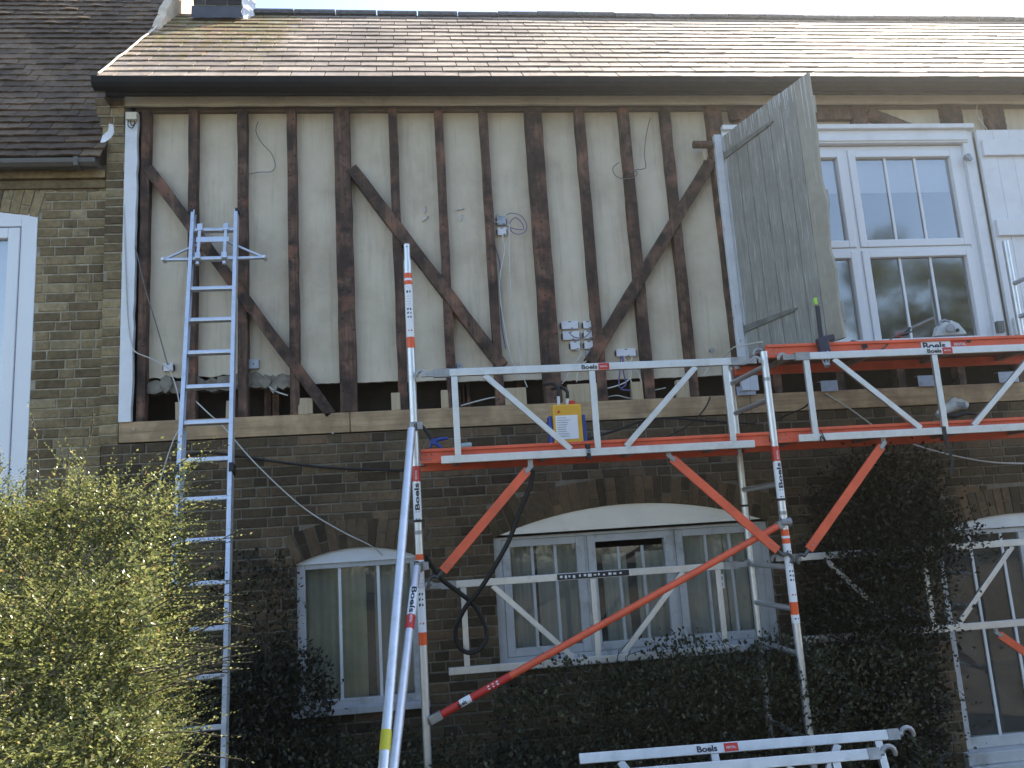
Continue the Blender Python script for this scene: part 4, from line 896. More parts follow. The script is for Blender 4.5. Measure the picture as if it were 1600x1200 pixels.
m = MB(); c = at(873, 643, by-.052); m.add([c+Vector((-.013, -.002, -.01)), c+Vector((.013, -.002, -.01)), c+Vector((0, -.002, .013))], [(0, 1, 2)]); m.build('warning_triangle', M['redtool'], box)
for x, top in ((873, 606), (887, 612)):
    m = MB(); a = at(x, 633, by); b = at(x-1, top, by); m.tube([a, a+(b-a)*.55], .011, 10); m.m = 1; m.tube(smoothline([a+(b-a)*.5, b, b+Vector((-.03, .05, .04)), b+Vector((-.07, .2, .06))]), .013, 10); m.build('lead', [M['socket'], M['blacktape']], box, smooth=True)
m = MB(); c = at(893, 629, by); m.box(c.x-.018, c.x+.022, by-.02, by+.02, c.z-.02, c.z+.012); m.build('switch', M['redtool'], box, bevel=.004)

ct = empty('blue_clamp', at(680, 695, -.85), 'blue hose clamp with two handles at the left end of the deck', 'clamp')
cb = -.85; m = MB(); c = at(677, 690, cb); m.tube([c-Vector((.0, .02, 0)), c+Vector((0, .03, 0))], .022, 14); m.build('pivot', M['blue'], ct, smooth=True)
for e, r in (((700, 685), .012), ((692, 703), .012), ((672, 699), .010)):
    m = MB(); b = at(*e, cb); m.tube([c, c+(b-c)*.5+Vector((0, -.01, .006)), b], [r, r*1.1, r*.8], 10); m.build('handle', M['blue'], ct, smooth=True)
m = MB(); m.tube(smoothline([at(x, y, cb) for x, y in ((676, 691), (669, 678), (660, 667), (652, 662), (648, 664))]), .013, 10); m.build('rubber_hose', M['blacktape'], ct, smooth=True)
bt = empty('bottle', (at(728, 698, -.8).x, -.8, D1), 'small clear plastic bottle lying on the deck beside the blue clamp', 'bottle')
m = MB(); a, b = at(713, 699, -.8), at(737, 696, -.8); m.tube([a+(b-a)*t for t in (.12, .2, .35, .9, 1)], [.012, .02, .024, .024, .018], 14); m.build('body', M['greenish'], bt, smooth=True); m = MB(); m.tube([a, a+(b-a)*.13], .013, 12); m.build('cap', M['ink'], bt)

gr = empty('power_tool', (at(1488, 650, -.75).x, -.75, 2.205), 'white angle grinder resting on the lower right deck', 'power tool')
ty = -.75; L_ = lambda pts, Y=ty: [at(x, y, Y) for x, y in pts]
m = MB(); m.tube(L_([(1466, 650), (1474, 641), (1487, 634), (1500, 631), (1510, 634)]), [.028, .036, .045, .042, .03], 14); m.build('motor_body', M['toolgrey'], gr, smooth=True)
m = MB(); m.tube(L_([(1485, 628), (1490, 625), (1497, 627)]), [.02, .024, .02], 12); m.build('top_handle', M['toolgrey'], gr, smooth=True)
m = MB(); a = at(1464, 652, ty-.02); m.tube([a+Vector((0, 0, -.035)), a+Vector((0, 0, -.02))], .05, 20); m.build('disc', M['darksteel'], gr)
m = MB(); m.tube(L_([(1478, 648), (1492, 650), (1507, 645), (1526, 647)]), [.016, .022, .018, .008], 10); m.build('battery_grip', M['ink'], gr, smooth=True)
m = MB()
for k in range(6): m.box(*(lambda c: (c.x-.003, c.x+.003, c.y-.012, c.y, c.z-.02, c.z+.02))(at(1494+2.5*k, 632+.2*k, ty-.035)))
m.build('vent', M['ink_grey'], gr)

cs = empty('circular_saw', (at(1490, 515, -.6).x, -.6, 2.80), 'dusty grey circular saw on the upper deck in front of the window', 'circular saw')
cyv = -.62; m = MB(); pts = [at(x, y, cyv) for x, y in ((1462, 525), (1466, 510), (1476, 503), (1487, 500), (1498, 505), (1508, 516), (1512, 522))]; m.prism(pts, (0, .06, 0)); m.build('blade_guard', M['toolgrey'], cs, bevel=.008)
m = MB(); m.tube([at(x, y, cyv) for x, y in ((1467, 508), (1470, 502), (1476, 500), (1484, 503))], .009, 8); m.build('handle', M['ink_grey'], cs, smooth=True)
m = MB(); m.tube([at(1485, 512, cyv), at(1485, 512, cyv-.07)], [.035, .03], 16); m.m = 1; c = at(1496, 516, cyv-.008); m.tube([c, c-Vector((0, .006, 0))], .014, 12); m.build('motor', [M['zinc'], M['ink']], cs, smooth=True)
m = MB(); a, b = at(1440, 524, cyv), at(1512, 521, cyv); m.box(a.x, b.x, cyv-.05, cyv+.1, 2.803, 2.812); m.build('sole_plate', M['zinc'], cs)
rt = empty('hand_tool', (at(1410, 525, -.6).x, -.6, 2.80), 'red bladed hand tool with dark grip on the upper deck', 'hand tool')
m = MB(); pts = [at(x, y, -.6) for x, y in ((1396, 526), (1409, 518), (1409, 527))]; m.prism(pts, (0, .03, 0)); m.build('blade', M['redtool'], rt); m = MB(); m.tube([at(x, y, -.6) for x, y in ((1408, 524), (1416, 521), (1422, 512))], [.012, .02, .01], 10); m.build('grip', M['ink'], rt, smooth=True)
cl = empty('bar_clamp', at(1287, 545, -1.1), 'dark navy quick clamp gripping the upper deck edge beside the shutter', 'clamp')
m = MB(); m.bar(at(1283, 528, -1.12), at(1289, 551, -1.12), .075, .05); m.bar(at(1283, 531, -1.12), at(1303, 527, -1.12), .045, .04); m.build('jaw', M['navy'], cl, bevel=.008)
m = MB(); m.bar(at(1277, 478, -1.08), at(1283, 530, -1.10), .028, .012); m.build('bar', M['ink'], cl); m = MB(); c = at(1274, 472, -1.085); m.bar(c-UP*.02, c+UP*.03, .022, .02); m.build('pad', mat_plain('lime_tape', (.35, .6, .08), .5), cl)
m = MB(); c = at(1291, 566, -1.14); m.tube([c+Vector((0, 0, .07)), c, c+Vector((0, -.01, -.03))], [.006, .008, .022], 10); m.tube([c+Vector((-.03, 0, .03)), c+Vector((-.012, 0, -.02)), c+Vector((.02, 0, -.015)), c+Vector((.02, 0, .08))], .006, 8); m.build('screw', M['zinc'], cl, smooth=True)
for x, y, lb_ in ((919, 706, 'black strap buckled round the left guardrail near the yellow box'), (1474, 678, 'black strap hanging from the right lower guardrail')):
    c = at(x, y, GF-.002); m = MB(); m.box(c.x-.014, c.x+.014, GF-.02, GF+.02, c.z-.045, c.z+.05); m.m = 1
    if x < 1000: m.box(c.x-.016, c.x+.016, GF-.026, GF-.0205, c.z-.008, c.z+.014); m.m = 0; m.box(c.x-.008, c.x+.008, GF-.0275, GF-.0265, c.z-.002, c.z+.008)
    else:
        m.m = 0; prev = c; pts = [at(a, b, GF) for a, b in ((1476, 684), (1484, 705), (1488, 722), (1486, 742))]
        for i in range(3): m.bar(pts[i], pts[i+1], .022, .003)
    tag(m.build('strap', [M['blacktape'], M['zinc']]), lb_, 'strap', 'black straps on the guardrails')
c = at(1284, 682, GF-.002); m = MB(); m.tube(smoothline([c+Vector((-.012, -.02, .04)), c+Vector((.0, -.024, 0)), c+Vector((.016, -.02, -.04)), c+Vector((-.014, -.02, .0)), c+Vector((-.02, -.018, -.035))]), .004, 6); tag(m.build('cable_tie', M['blacktape']), 'black cable tie wound round the right lower guardrail by the pole', 'cable tie')

# ------------------------------------------------------------------ electrics on the wall
def jbox(x0, y0, x1, y1, name, label, Y=-.0, dep=.035, mat='socket', notch=True, grp=None):
    p, q = at(x0, y1, .05), at(x1, y0, .05); ya, yb = .086-dep, .088
    r = empty(name, ((p.x+q.x)/2, .06, (p.z+q.z)/2), label, 'junction box', grp)
    m = MB(); m.box(p.x, q.x, ya, yb, p.z, q.z); m.m = 1; cx = (p.x+q.x)/2; cz = (p.z+q.z)/2
    if notch:
        m.box(cx-.012, cx+.012, ya-.0015, ya+.01, q.z-.010, q.z-.003); m.box(p.x-.009, p.x-.001, ya+.008, yb, cz-.022, cz+.018); m.box(q.x+.001, q.x+.007, ya+.008, yb, cz-.022, cz+.018); m.box(cx+.008, cx+.026, ya-.0015, ya+.01, p.z+.002, p.z+.009)
    else: m.tube([(cx, ya+.001, cz), (cx, ya-.002, cz)], .006, 10)
    m.build('case', [M[mat], M['ink']], r, bevel=.0015)
    return r
GB = 'white junction boxes on the plaster'
jbox(878, 501, 903, 514, 'junction_box', 'wide white box, upper one of the stacked pair left of the brace foot', grp=GB)
jbox(880, 517, 905, 531, 'junction_box', 'wide white box, lower one of the stacked pair left of the brace foot', grp=GB)
jbox(912, 501, 925, 513, 'junction_box', 'small white box at the top of the column against the narrow stud', grp=GB)
jbox(913, 516, 926, 529, 'junction_box', 'small white box second down the column against the narrow stud', grp=GB)
jbox(914, 532, 927, 545, 'junction_box', 'small white box third down the column against the narrow stud', grp=GB)
jbox(892, 533, 906, 546, 'junction_box', 'single white box with a white cable, below the stacked wide pair', grp=GB)
jbox(916, 548, 928, 560, 'junction_box', 'pale grey metal box at the foot of the column, one dark screw', mat='zinc', notch=False, grp=GB)
jbox(964, 544, 993, 557, 'junction_box', 'wide white box right of the brace foot with many cables below', grp=GB)
jbox(778, 355, 791, 367, 'junction_box', 'white box hanging under coiled cable high on the plaster', grp=GB)
jbox(777, 337, 790, 351, 'junction_box', 'open box at the head of the hanging white cable', mat='zinc', grp=GB)
jbox(255, 567, 270, 580, 'junction_box', 'white box left of the ladder with a white cable across it', grp=GB)
jbox(388, 561, 404, 576, 'junction_box', 'bluish metal back box right of the ladder', mat='zinc', notch=False, grp=GB)
jbox(714, 567, 722, 576, 'junction_box', 'small grey box just above the left guardrail', mat='zinc', notch=False, grp=GB)
c = at(208, 185, -.03); r = empty('junction_box', c, 'cream box with short black leads at the top of the white corner board', 'junction box', GB)
m = MB(); m.box(c.x-.045, c.x+.04, -.075, -.03, c.z-.03, c.z+.035); m.build('case', M['soffit'], r, bevel=.004)
m = MB(); m.tube(smoothline([c+Vector(v) for v in ((-.03, -.02, -.03), (-.03, -.02, -.075), (.0, -.02, -.095), (.02, -.02, -.06), (.015, -.02, -.03))]), .004, 6); m.tube(smoothline([c+Vector(v) for v in ((-.01, -.025, -.03), (.0, -.03, -.08), (.03, -.02, -.05))]), .004, 6); m.build('lead', M['blacktape'], r, smooth=True)
# wall plugs in two pairs
for (x, y, dx, dy), lab in zip(((664, 328.5, .8, -3.5), (663, 343, 4, -3), (718, 327, 4.5, -.5), (720, 342, 1.2, -4)), ('upright white wall plug left of the seventh stud, upper of two', 'tilted white wall plug left of the seventh stud, lower of two', 'flat-lying white wall plug right of the seventh stud, upper of two', 'upright white wall plug right of the seventh stud, lower of two')):
    a, b = at(x-dx, y-dy, .078), at(x+dx, y+dy, .078); m = MB(); m.tube([a, b], .0055, 8); m.m = 1; m.tube([b, b+(b-a)*.35], .004, 8); tag(m.build('wall_plug', [M['drip'], M['steel']]), lab, 'wall plug', 'wall plugs in the plaster')
def cable(name, pts, r, mat, label, cat='cable', Y=None, k=6, grp=None):
    P = [at(p[0], p[1], p[2] if len(p) > 2 else Y) for p in pts]; m = MB(); m.tube(smoothline(P, k), r, 8); return tag(m.build(name, M[mat], smooth=True), label, cat, grp)
cable('cable', [(193, 320), (197, 440), (200, 500), (205, 535), (212, 550), (235, 560), (262, 575), (270, 590), (278, 618), (283, 660), (270, 690), (255, 735), (241, 786)], .0045, 'whitecable', 'white cable running down the corner board and drooping past the ladder foot', Y=-.035)
cable('cable', [(303, 624, .02), (325, 645, -.02), (350, 668, -.03), (400, 725, -.03), (470, 790, -.03), (530, 828, -.03), (580, 853, .0), (598, 868, .03)], .0048, 'whitecable', 'thin white cable sloping over the brickwork to the small window')
cable('cable', [(196, 320), (205, 365), (215, 400), (228, 455), (245, 510), (262, 570)], .005, 'greycable', 'thin dark cable sagging from the corner board to the left box', Y=-.02)
cable('cable', [(288, 722), (292, 712), (320, 707), (365, 711), (430, 721), (520, 731), (632, 735)], .009, 'blacktape', 'black cable lying along the bricks below the sill board', Y=-.02)
cable('wire', [(403, 190), (400, 205), (408, 222), (424, 240), (430, 258), (424, 268), (405, 269), (386, 273)], .0035, 'greycable', 'thin bare wire curling between the third and fourth studs', 'wire', Y=.05)
cable('wire', [(967, 254), (958, 262), (960, 272), (968, 278), (985, 279), (994, 274), (995, 268), (985, 270), (990, 266), (1005, 264), (1009, 260), (1007, 240), (1010, 210), (1016, 184)], .004, 'greycable', 'dark wire looped round a stud near the top right', 'wire', Y=-.01)
cable('cable', [(791, 336), (800, 333), (815, 338), (823, 352), (820, 362), (810, 366), (800, 362), (796, 350), (805, 340), (815, 348), (818, 358), (806, 358), (790, 353)], .0035, 'purple', 'purple grey cable coiled beside the high box', Y=.04)
cable('cable', [(785, 340), (776, 333), (771, 340), (774, 347), (781, 346)], .005, 'whitecable', 'small loop of white cable above the high box', Y=.03)
cable('cable', [(786, 367), (785, 376), (789, 388), (785, 410), (781, 435), (782, 470), (788, 510), (794, 540), (800, 565), (815, 590)], .0055, 'whitecable', 'white cable hanging in a wave from the high box', Y=.02)
cable('cable', [(796, 350), (796, 400), (798, 450), (803, 500), (811, 545), (815, 580), (824, 605)], .0045, 'whitecable', 'straight white cable hanging right of the wavy one', Y=.035)
cable('cable', [(771, 365), (774, 385), (781, 412), (782, 450), (783, 500), (790, 545)], .004, 'purple', 'purple cable hanging behind the wavy white one', Y=.045)
cable('cable', [(889, 519), (896, 526), (905, 528), (915, 526), (925, 515)], .004, 'greycable', 'grey lead slung between the wide boxes and the column', Y=.018)
cable('cable', [(901, 546), (908, 551), (903, 562), (893, 572), (885, 590), (878, 600)], .005, 'whitecable', 'white cable from the single box down behind the guardrail', Y=.02)
cable('cable', [(920, 561), (910, 569), (903, 580), (901, 597)], .005, 'whitecable', 'white cable from the grey metal box down to the sill', Y=.02)
for k, (pts, mt, lb_) in enumerate((([(970, 556), (969, 575), (967, 595), (968, 606)], 'purple', 'purple cable, leftmost of the bunch under the wide box'), ([(975, 556), (981, 575), (985, 592), (991, 610)], 'whitecable', 'thick white cable down the middle of the bunch'), ([(988, 557), (985, 572), (986, 588), (976, 598), (960, 604), (948, 607)], 'whitecable', 'white cable sweeping left out of the bunch'), ([(973, 556), (974, 580), (978, 600), (970, 608), (985, 610)], 'purple', 'purple cable curling under the bunch'), ([(980, 580), (990, 578), (998, 584), (1002, 596)], 'whitecable', 'short white cable arching right out of the bunch'))):
    cable('cable', pts, .0055 if mt == 'whitecable' else .006, mt, lb_, Y=.02, grp='cables bunched under the wide box')
cable('cable', [(950, 620), (965, 618), (985, 622), (995, 614), (1010, 612), (1040, 606)], .005, 'whitecable', 'white cable lying in the dark gap above the sill board', Y=.08)
cable('cable', [(720, 634), (745, 627), (775, 621), (776, 633)], .006, 'whitecable', 'white cable in the gap behind the left guardrail', Y=.05)
cable('cable', [(420, 604), (432, 612), (450, 618)], .006, 'whitecable', 'short white cable end beside the broken mortar', Y=.05)
cable('cable', [(1111, 546), (1111, 560), (1107, 575), (1098, 588)], .005, 'whitecable', 'white cable from a round fixing beside the hinge post', Y=.03)
c = at(1111, 548, .05); m = MB(); m.tube([c, c-Vector((0, .03, 0))], .02, 12); tag(m.build('cable_gland', M['steel']), 'round grey cable fixing low on the last plaster panel', 'cable fixing')
cable('cable', [(1127, 562, -.06), (1138, 550, -.2), (1148, 542, -.3), (1160, 540, -.35), (1175, 537, -.4), (1192, 534, -.45)], .006, 'whitecable', 'white cable end poking out over the guardrail by the hinge post')
cable('cable', [(1527, 162), (1526, 178), (1533, 190), (1545, 206)], .005, 'whitecable', 'white cable above the folded white shutter', Y=.03)
cable('hose', [(833, 735, -.9), (828, 760, -.9), (812, 800, -.88), (795, 845, -.85), (770, 890, -.8), (745, 928, -.75), (728, 948, -.7), (713, 980, -.65), (714, 1005, -.62), (728, 1019, -.6), (745, 1017, -.6), (758, 1003, -.6), (760, 985, -.6), (750, 960, -.62), (735, 940, -.66), (712, 922, -.7), (690, 905, -.75), (675, 885, -.8), (664, 868, -.85)], .016, 'blacktape', 'thick black hose hanging below the deck in a loop', 'hose')
cable('cable', [(906, 690, -.75), (935, 681, -.6), (970, 670, -.4), (1000, 659, -.2), (1040, 653, -.08), (1100, 657, -.05), (1180, 662, -.05)], .009, 'blacktape', 'black cable trailing right from the yellow box along the wall')
cable('cable', [(1110, 620), (1100, 640), (1075, 665), (1040, 684)], .006, 'blacktape', 'thin black cable dropping behind the left deck', Y=-.05)
cable('cable', [(1271, 600, -1.12), (1268, 620, -1.0), (1262, 632, -.9), (1250, 640, -.8), (1232, 647, -.7), (1218, 655, -.6)], .006, 'blacktape', 'black cable looped round the right bay post')
cable('cable', [(1330, 540, -1.0), (1330, 533, -1.0), (1345, 536, -1.05), (1352, 548, -1.14), (1372, 549, -1.14), (1385, 540, -1.1), (1396, 527, -.9), (1425, 518, -.7)], .006, 'blacktape', 'black cable looping over the upper deck edge')
cable('cable', [(1290, 615, -.02), (1330, 640, -.03), (1370, 668, -.04), (1430, 695, -.05), (1500, 714, -.05), (1560, 723, -.05), (1640, 724, -.05)], .006, 'whitecable', 'pale cable sagging across the bricks behind the right deck')
for k, (x0, y0, x1, y1) in enumerate(((1152, 603, 1180, 618), (1284, 594, 1308, 612), (1436, 586, 1460, 604), (1562, 580, 1590, 598))):
    p, q = at(x0, y1, -.03), at(x1, y0, -.03); m = MB(); m.box(p.x, q.x, -.03, -.026, p.z, q.z); m.box(p.x, q.x, -.026, .03, q.z-.004, q.z); m.m = 1; m.tube([(p.x+.03, -.0305, p.z+.03), (p.x+.03, -.034, p.z+.03)], .006, 8); m.tube([(q.x-.03, -.0305, q.z-.03), (q.x-.03, -.034, q.z-.03)], .006, 8)
    tag(m.build('metal_plate', [M['zinc'], M['steel']], bevel=.001), ['grey fixing plate beside the middle scaffold pole', 'grey fixing plate under the open shutter', 'grey fixing plate left of the white grinder', 'grey fixing plate nearest the right edge'][k], 'metal plate', 'metal plates on the right sill board')
c0 = at(1101, 226, -.02); m = MB(); m.tube([at(1083, 226, -.03), at(1112, 226, -.03)], .034, 10); m.m = 1; p = at(1100, 243, -.03); m.box(p.x-.012, p.x+.02, -.05, -.01, p.z-.05, p.z+.04); tag(m.build('wood_offcut', [M['stud'], M['packer']], bevel=.004), 'stub of dark beam with a pale wedge, left of the hinge post', 'timber stub')

# ------------------------------------------------------------------ plants
def leaf_mesh(name, pos, dirs, ups, size, aspect, mat, parent=None, stems=None, matstem=None):
    """each leaf is a small folded diamond of its own"""
    n = len(pos); d = dirs/np.linalg.norm(dirs, axis=1)[:, None]; s = np.cross(d, ups); s /= np.linalg.norm(s, axis=1)[:, None]+1e-9; nn = np.cross(s, d); L = size[:, None]; W = L*aspect
    o = np.array(origin(parent)) if parent else np.zeros(3); p = pos-o
    v = np.stack([p, p+d*L*.5+s*W*.5+nn*L*.10, p+d*L, p+d*L*.5-s*W*.5+nn*L*.10], 1).reshape(-1, 3)
    me = bpy.data.meshes.new(name); me.vertices.add(4*n); me.vertices.foreach_set('co', v.ravel()); i = np.arange(n)*4
    f = np.stack([i, i+1, i+2, i, i+2, i+3], 1).ravel(); me.loops.add(6*n); me.loops.foreach_set('vertex_index', f); me.polygons.add(2*n); me.polygons.foreach_set('loop_start', np.arange(2*n)*3); me.polygons.foreach_set('loop_total', np.full(2*n, 3))
    me.update(calc_edges=True); me.validate(); me.materials.append(mat); ob = bpy.data.objects.new(name, me); COL.objects.link(ob)
    if parent: ob.parent = parent
    return ob
def rdir(n): v = rng.normal(size=(n, 3)); return v/np.linalg.norm(v, axis=1)[:, None]

# sunlit shrub in the left foreground: arching twigs set with small leaves
sh = empty('cotoneaster_shrub', (-1.8, -2.9, GZ), 'big sunlit shrub with tiny pale green leaves in the left foreground', 'shrub')
C0 = np.array([-1.84, -2.98, .70]); RX = np.array([.86, .78, 1.20]); P_, D_, U_, S_ = [], [], [], []; tw_m = MB()
def twig(p, d, L, nleaf, droop, size, thick=.0022):
    p = np.array(p, float); d = np.array(d, float)/np.linalg.norm(d); st = L/nleaf; pts = [p.copy()]; side = rng.normal(size=3)
    for i in range(nleaf):
        d = d+np.array([0, 0, -droop*st])+rng.normal(size=3)*.035; d /= np.linalg.norm(d); p = p+d*st; pts.append(p.copy())
        sd_ = np.cross(d, [0, 0, 1.0]); sd_ /= np.linalg.norm(sd_)+1e-6; sg = 1 if i % 2 else -1
        P_.append(p.copy()); D_.append(d*.55+sd_*sg*.8+rng.normal(size=3)*.25+np.array([0, 0, .25])); U_.append(np.array([0, 0, 1.0])+rng.normal(size=3)*.35); S_.append(size*rng.uniform(.7, 1.25)*(1-.35*i/nleaf))
    return pts
stems = []
def crown_point(deep):
    """a point under the shrub's sloping, lumpy upper surface, and the way out of it"""
    Y = rng.uniform(-4.25, -2.15); dist = Y+6.5; xr = -(.270+.028*max(0, -2.5-Y))*dist+.05*math.sin(Y*5); X = rng.uniform(-.62*dist, xr)
    zs = 2.02-(-2.3-Y)*.60+.09*math.sin(X*7+Y*3)+.07*math.sin(Y*9-X*4)+.04*math.sin(X*19+1)*math.sin(Y*17)
    e = xr-X
    if e < .55: zs -= ((.55-e)/.55)**2*.50
    zs += .14*min(1, max(0, (e-.45)/.4))
    if Y > -2.4: zs -= (Y+2.4)*1.5
    dp = abs(rng.normal())*deep; nx = .75*max(0, 1-e/.3)
    if rng.uniform() < .26: dp = rng.uniform(0, 1.1); X = xr-abs(rng.normal())*.07; nx = .9
    return np.array([X, Y, zs-dp]), np.array([nx+.15, -.42, .8])
for k in range(4600):
    p, u = crown_point(.09); tang = np.array([rng.normal()*.5+.35, rng.normal()*.5-.1, rng.normal()*.35+.1]); dd = u*.5+tang*.8
    L = rng.uniform(.12, .30); pts = twig(p-u*.06, dd, L, int(L/.0115), rng.uniform(.4, 1.8), rng.uniform(.015, .024))
    if k % 12 == 0: stems.append(pts[::4])
for k in range(42000):         # filling leaves deeper in
    p, u = crown_point(.22); P_.append(p-u*.05); D_.append(rng.normal(size=3)+u*.4); U_.append(u+rng.normal(size=3)*.7); S_.append(rng.uniform(.015, .027))
for (x, y, Y), (x2, y2) in [((a, b, Y), c) for (a, b), Y, c in (((150, 1030), -2.6, (281, 1016)), ((200, 1062), -2.55, (366, 1036)), ((200, 975), -2.6, (290, 957)), ((225, 1100), -2.7, (300, 1094)), ((200, 1158), -2.6, (384, 1157)), ((150, 1185), -2.8, (216, 1176)), ((190, 905), -2.5, (285, 808)), ((210, 900), -2.4, (340, 848)), ((180, 840), -2.5, (260, 752)), ((230, 800), -2.45, (318, 743)), ((190, 1000), -2.6, (272, 985)), ((215, 1085), -2.6, (290, 1080)), ((120, 780), -2.6, (137, 650)), ((60, 760), -2.6, (64, 640)), ((105, 790), -2.6, (110, 700)), ((160, 790), -2.6, (208, 710)), ((0, 740), -2.6, (8, 645)), ((230, 930), -2.5, (350, 905)), ((240, 1000), -2.5, (335, 940)))]:
    a, b = np.array(at(x, y, Y)), np.array(at(x2, y2, Y+.12)); L = np.linalg.norm(b-a); pts = twig(a, b-a+np.array([0, 0, .10*L]), L*1.03, int(L/.019), .35, .022); stems.append(pts[::3])
for k in range(46):          # loose sprays along the house side
    Y = rng.uniform(-4.1, -2.3); dist = Y+6.5; x = -(.285+.028*max(0, -2.5-Y))*dist; z = 1.6-dist*rng.uniform(-.02, .21); L = rng.uniform(.14, .40)
    pts = twig((x, Y, z), (1, rng.normal()*.35+.25, rng.uniform(-.05, .45)), L, int(L/.017), rng.uniform(.2, .9), .019); stems.append(pts[::3])
for pts in stems: tw_m.tube(pts, .0024, 4, cap=False)
for k in range(14):
    a = rng.uniform(0, 2*math.pi); tw_m.tube(smoothline([(-1.6+.12*math.cos(a), -3.1+.12*math.sin(a), GZ-.02), (-1.6+.2*math.cos(a), -3.1+.4*math.sin(a), .2), (-1.6+.3*math.cos(a), -3.1+.7*math.sin(a), .7+.2*rng.uniform())], 4), [.012]*4+[.006]*4+[.003], 6)
leaf_mesh('foliage', np.array(P_), np.array(D_), np.array(U_), np.array(S_), .62, M['leaf_sun'], sh)
tag(tw_m.build('branches', M['bark'], sh), kind='stuff')

def bush(name, label, cat, base, boxes, n, size, mat, seed, asp=.6, stemn=12, spiky=0, surf=.55, fuzz=.02):
    """leafy mass filling several rounded boxes (centre, half size)"""
    r = np.random.default_rng(seed); root = empty(name, base, label, cat); P, D, S = [], [], []; vol = np.array([b[1][0]*b[1][2]+b[1][0]*b[1][1] for b in boxes]); tot = vol.sum()
    for (c, h), v in zip(boxes, vol):
        k = int(n*v/tot); c, h = np.array(c), np.array(h); u = r.uniform(-1, 1, size=(k, 3)); m = np.abs(u).max(1); on = r.uniform(size=k) < surf
        q = (np.abs(u)**4).sum(1)**.25; u[on] /= q[on][:, None]; u[~on] = u[~on]/np.maximum(1, q[~on])[:, None]; lump = 1+.14*np.sin(u[:, 0]*7+r.uniform(0, 6))*np.sin(u[:, 2]*6+r.uniform(0, 6))+.07*np.sin(u[:, 0]*19+3)*np.sin(u[:, 1]*9+u[:, 2]*16)
        P.append(c+u*h*lump[:, None]+r.normal(size=(k, 3))*fuzz*r.choice([.6, 1, 2.6], size=(k, 1))); D.append(u*.8+r.normal(size=(k, 3))*.8+np.array([0, -.2, .35])); S.append(r.uniform(.6, 1.3, size=k)*size)
    P, D, S = np.concatenate(P), np.concatenate(D), np.concatenate(S); ok = P[:, 1] < -.03; P, D, S = P[ok], D[ok], S[ok]
    leaf_mesh('foliage', P, D, r.normal(size=P.shape)+np.array([0, 0, .7]), S, asp, mat, root)
    m = MB()
    for k in range(stemn):
        c, h = boxes[k % len(boxes)]; a = Vector((base[0]+(c[0]-base[0])*.5+r.uniform(-.2, .2), base[1]+r.uniform(-.1, .1), GZ-.02)); b = Vector((c[0]+r.uniform(-.7, .7)*h[0], min(-.06, c[1]+r.uniform(-.7, .7)*h[1]), c[2]+r.uniform(.2, .95)*h[2])); md = (a+b)/2+Vector((r.uniform(-.1, .1), 0, r.uniform(0, .15))); m.tube(smoothline([a, md, b], 4), [.016, .016, .014, .012, .01, .009, .007, .006, .004], 6)
    for k in range(spiky):
        c, h = boxes[k % len(boxes)]; a = Vector((c[0]+r.uniform(-.9, .9)*h[0], c[1]+r.uniform(-.6, .6)*h[1], c[2]+h[2]*.9)); m.tube(smoothline([a, a+Vector((r.uniform(-.06, .06), 0, .07)), a+Vector((r.uniform(-.12, .12), 0, r.uniform(.1, .2)))], 3), .0028, 5)
    m.build('branch_mass', M['bark'], root); return root
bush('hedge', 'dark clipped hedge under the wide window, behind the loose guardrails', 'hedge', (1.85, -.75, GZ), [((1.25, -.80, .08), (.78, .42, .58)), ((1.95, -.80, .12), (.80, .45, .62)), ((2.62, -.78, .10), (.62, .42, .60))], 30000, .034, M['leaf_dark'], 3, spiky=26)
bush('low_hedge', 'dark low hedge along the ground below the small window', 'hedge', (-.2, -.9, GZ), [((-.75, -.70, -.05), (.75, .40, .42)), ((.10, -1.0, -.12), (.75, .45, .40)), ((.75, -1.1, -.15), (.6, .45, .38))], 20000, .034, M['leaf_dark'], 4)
bush('climbing_shrub', 'dark shrub climbing the bricks behind the ladder', 'shrub', (-1.35, -.3, GZ), [((-1.25, -.22, .95), (.30, .20, .58)), ((-1.45, -.35, .25), (.75, .35, .55)), ((-1.75, -.5, .1), (.8, .4, .7)), ((-1.1, -.25, .2), (.32, .25, .7)), ((-1.60, -1.75, .50), (.30, .28, 1.0))], 27000, .036, M['leaf_ivy'], 5)
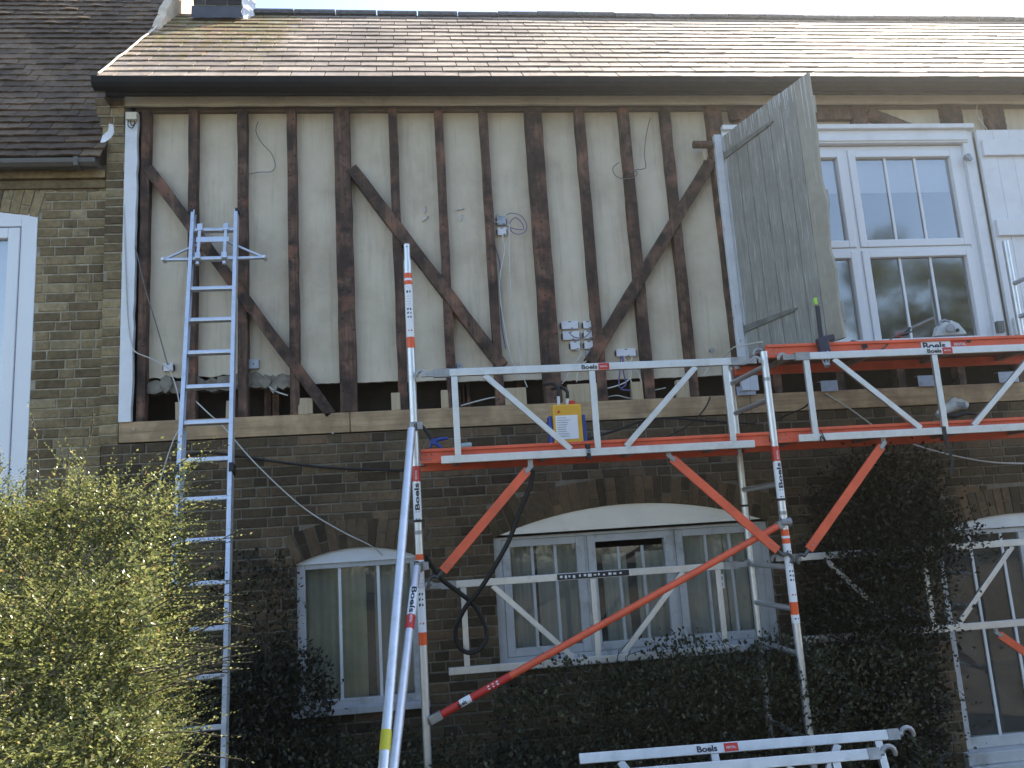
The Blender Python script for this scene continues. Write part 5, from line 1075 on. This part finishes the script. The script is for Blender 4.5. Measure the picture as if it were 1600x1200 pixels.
def wall_creeper():
    xs0 = [(3.55, 1.80, .28, .20), (3.42, 1.50, .38, .30), (3.65, 1.45, .25, .32), (3.22, 1.05, .30, .30), (3.44, .98, .32, .36), (3.22, .55, .34, .35), (3.38, .45, .25, .40), (3.18, -.05, .42, .4), (3.92, 1.42, .14, .08), (3.36, .0, .22, .42), (3.02, .75, .16, .22)]
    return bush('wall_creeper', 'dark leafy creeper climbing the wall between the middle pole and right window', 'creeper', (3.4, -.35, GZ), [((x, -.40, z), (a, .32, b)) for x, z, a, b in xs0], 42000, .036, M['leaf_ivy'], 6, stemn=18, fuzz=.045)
wall_creeper()

# leafy trees across the road, seen in the window reflections
r = np.random.default_rng(21); P, S = [], []
for x in np.arange(-4, 36, 3.2):
    cx, cy, H = x+r.uniform(-1, 1), -24+r.uniform(-3, 2), r.uniform(11.8, 13.8)
    for k in range(46):
        c = np.array([cx+r.normal()*1.5, cy+r.normal()*1.2, GZ+H*r.uniform(.06, .92)]); q = r.normal(size=(320, 3)); q /= np.linalg.norm(q, axis=1)[:, None]; P.append(c+q*r.uniform(.6, 1.1)*r.uniform(.3, 1, size=(320, 1))); S.append(r.uniform(.09, .19, size=320))
P = np.concatenate(P); S = np.concatenate(S); P = P[P[:, 2] > GZ]; S = S[:len(P)]
tl = leaf_mesh('treeline', P, r.normal(size=P.shape), r.normal(size=P.shape), S, .8, M['leaf_tree']); tag(tl, 'row of leafy trees across the road, reflected in the windows', 'trees', kind='stuff')

# thin scattering volume added to imitate veiling lens glare towards the sun
GLARE_DENSITY = 0.0046
m = MB(); m.box(-70, 70, -70, 70, GZ-1.1, 16.5); hz, ht, hb, HN, HL = nodes('glare_air'); ht.nodes.remove(hb); pv = HN('VolumePrincipled'); pv.inputs['Color'].default_value = (.95, .93, .88, 1); pv.inputs['Density'].default_value = GLARE_DENSITY; pv.inputs['Anisotropy'].default_value = .93
HL(pv.outputs[0], ht.nodes['Material Output'].inputs['Volume']); tag(m.build('glare_volume', hz), kind='stuff')
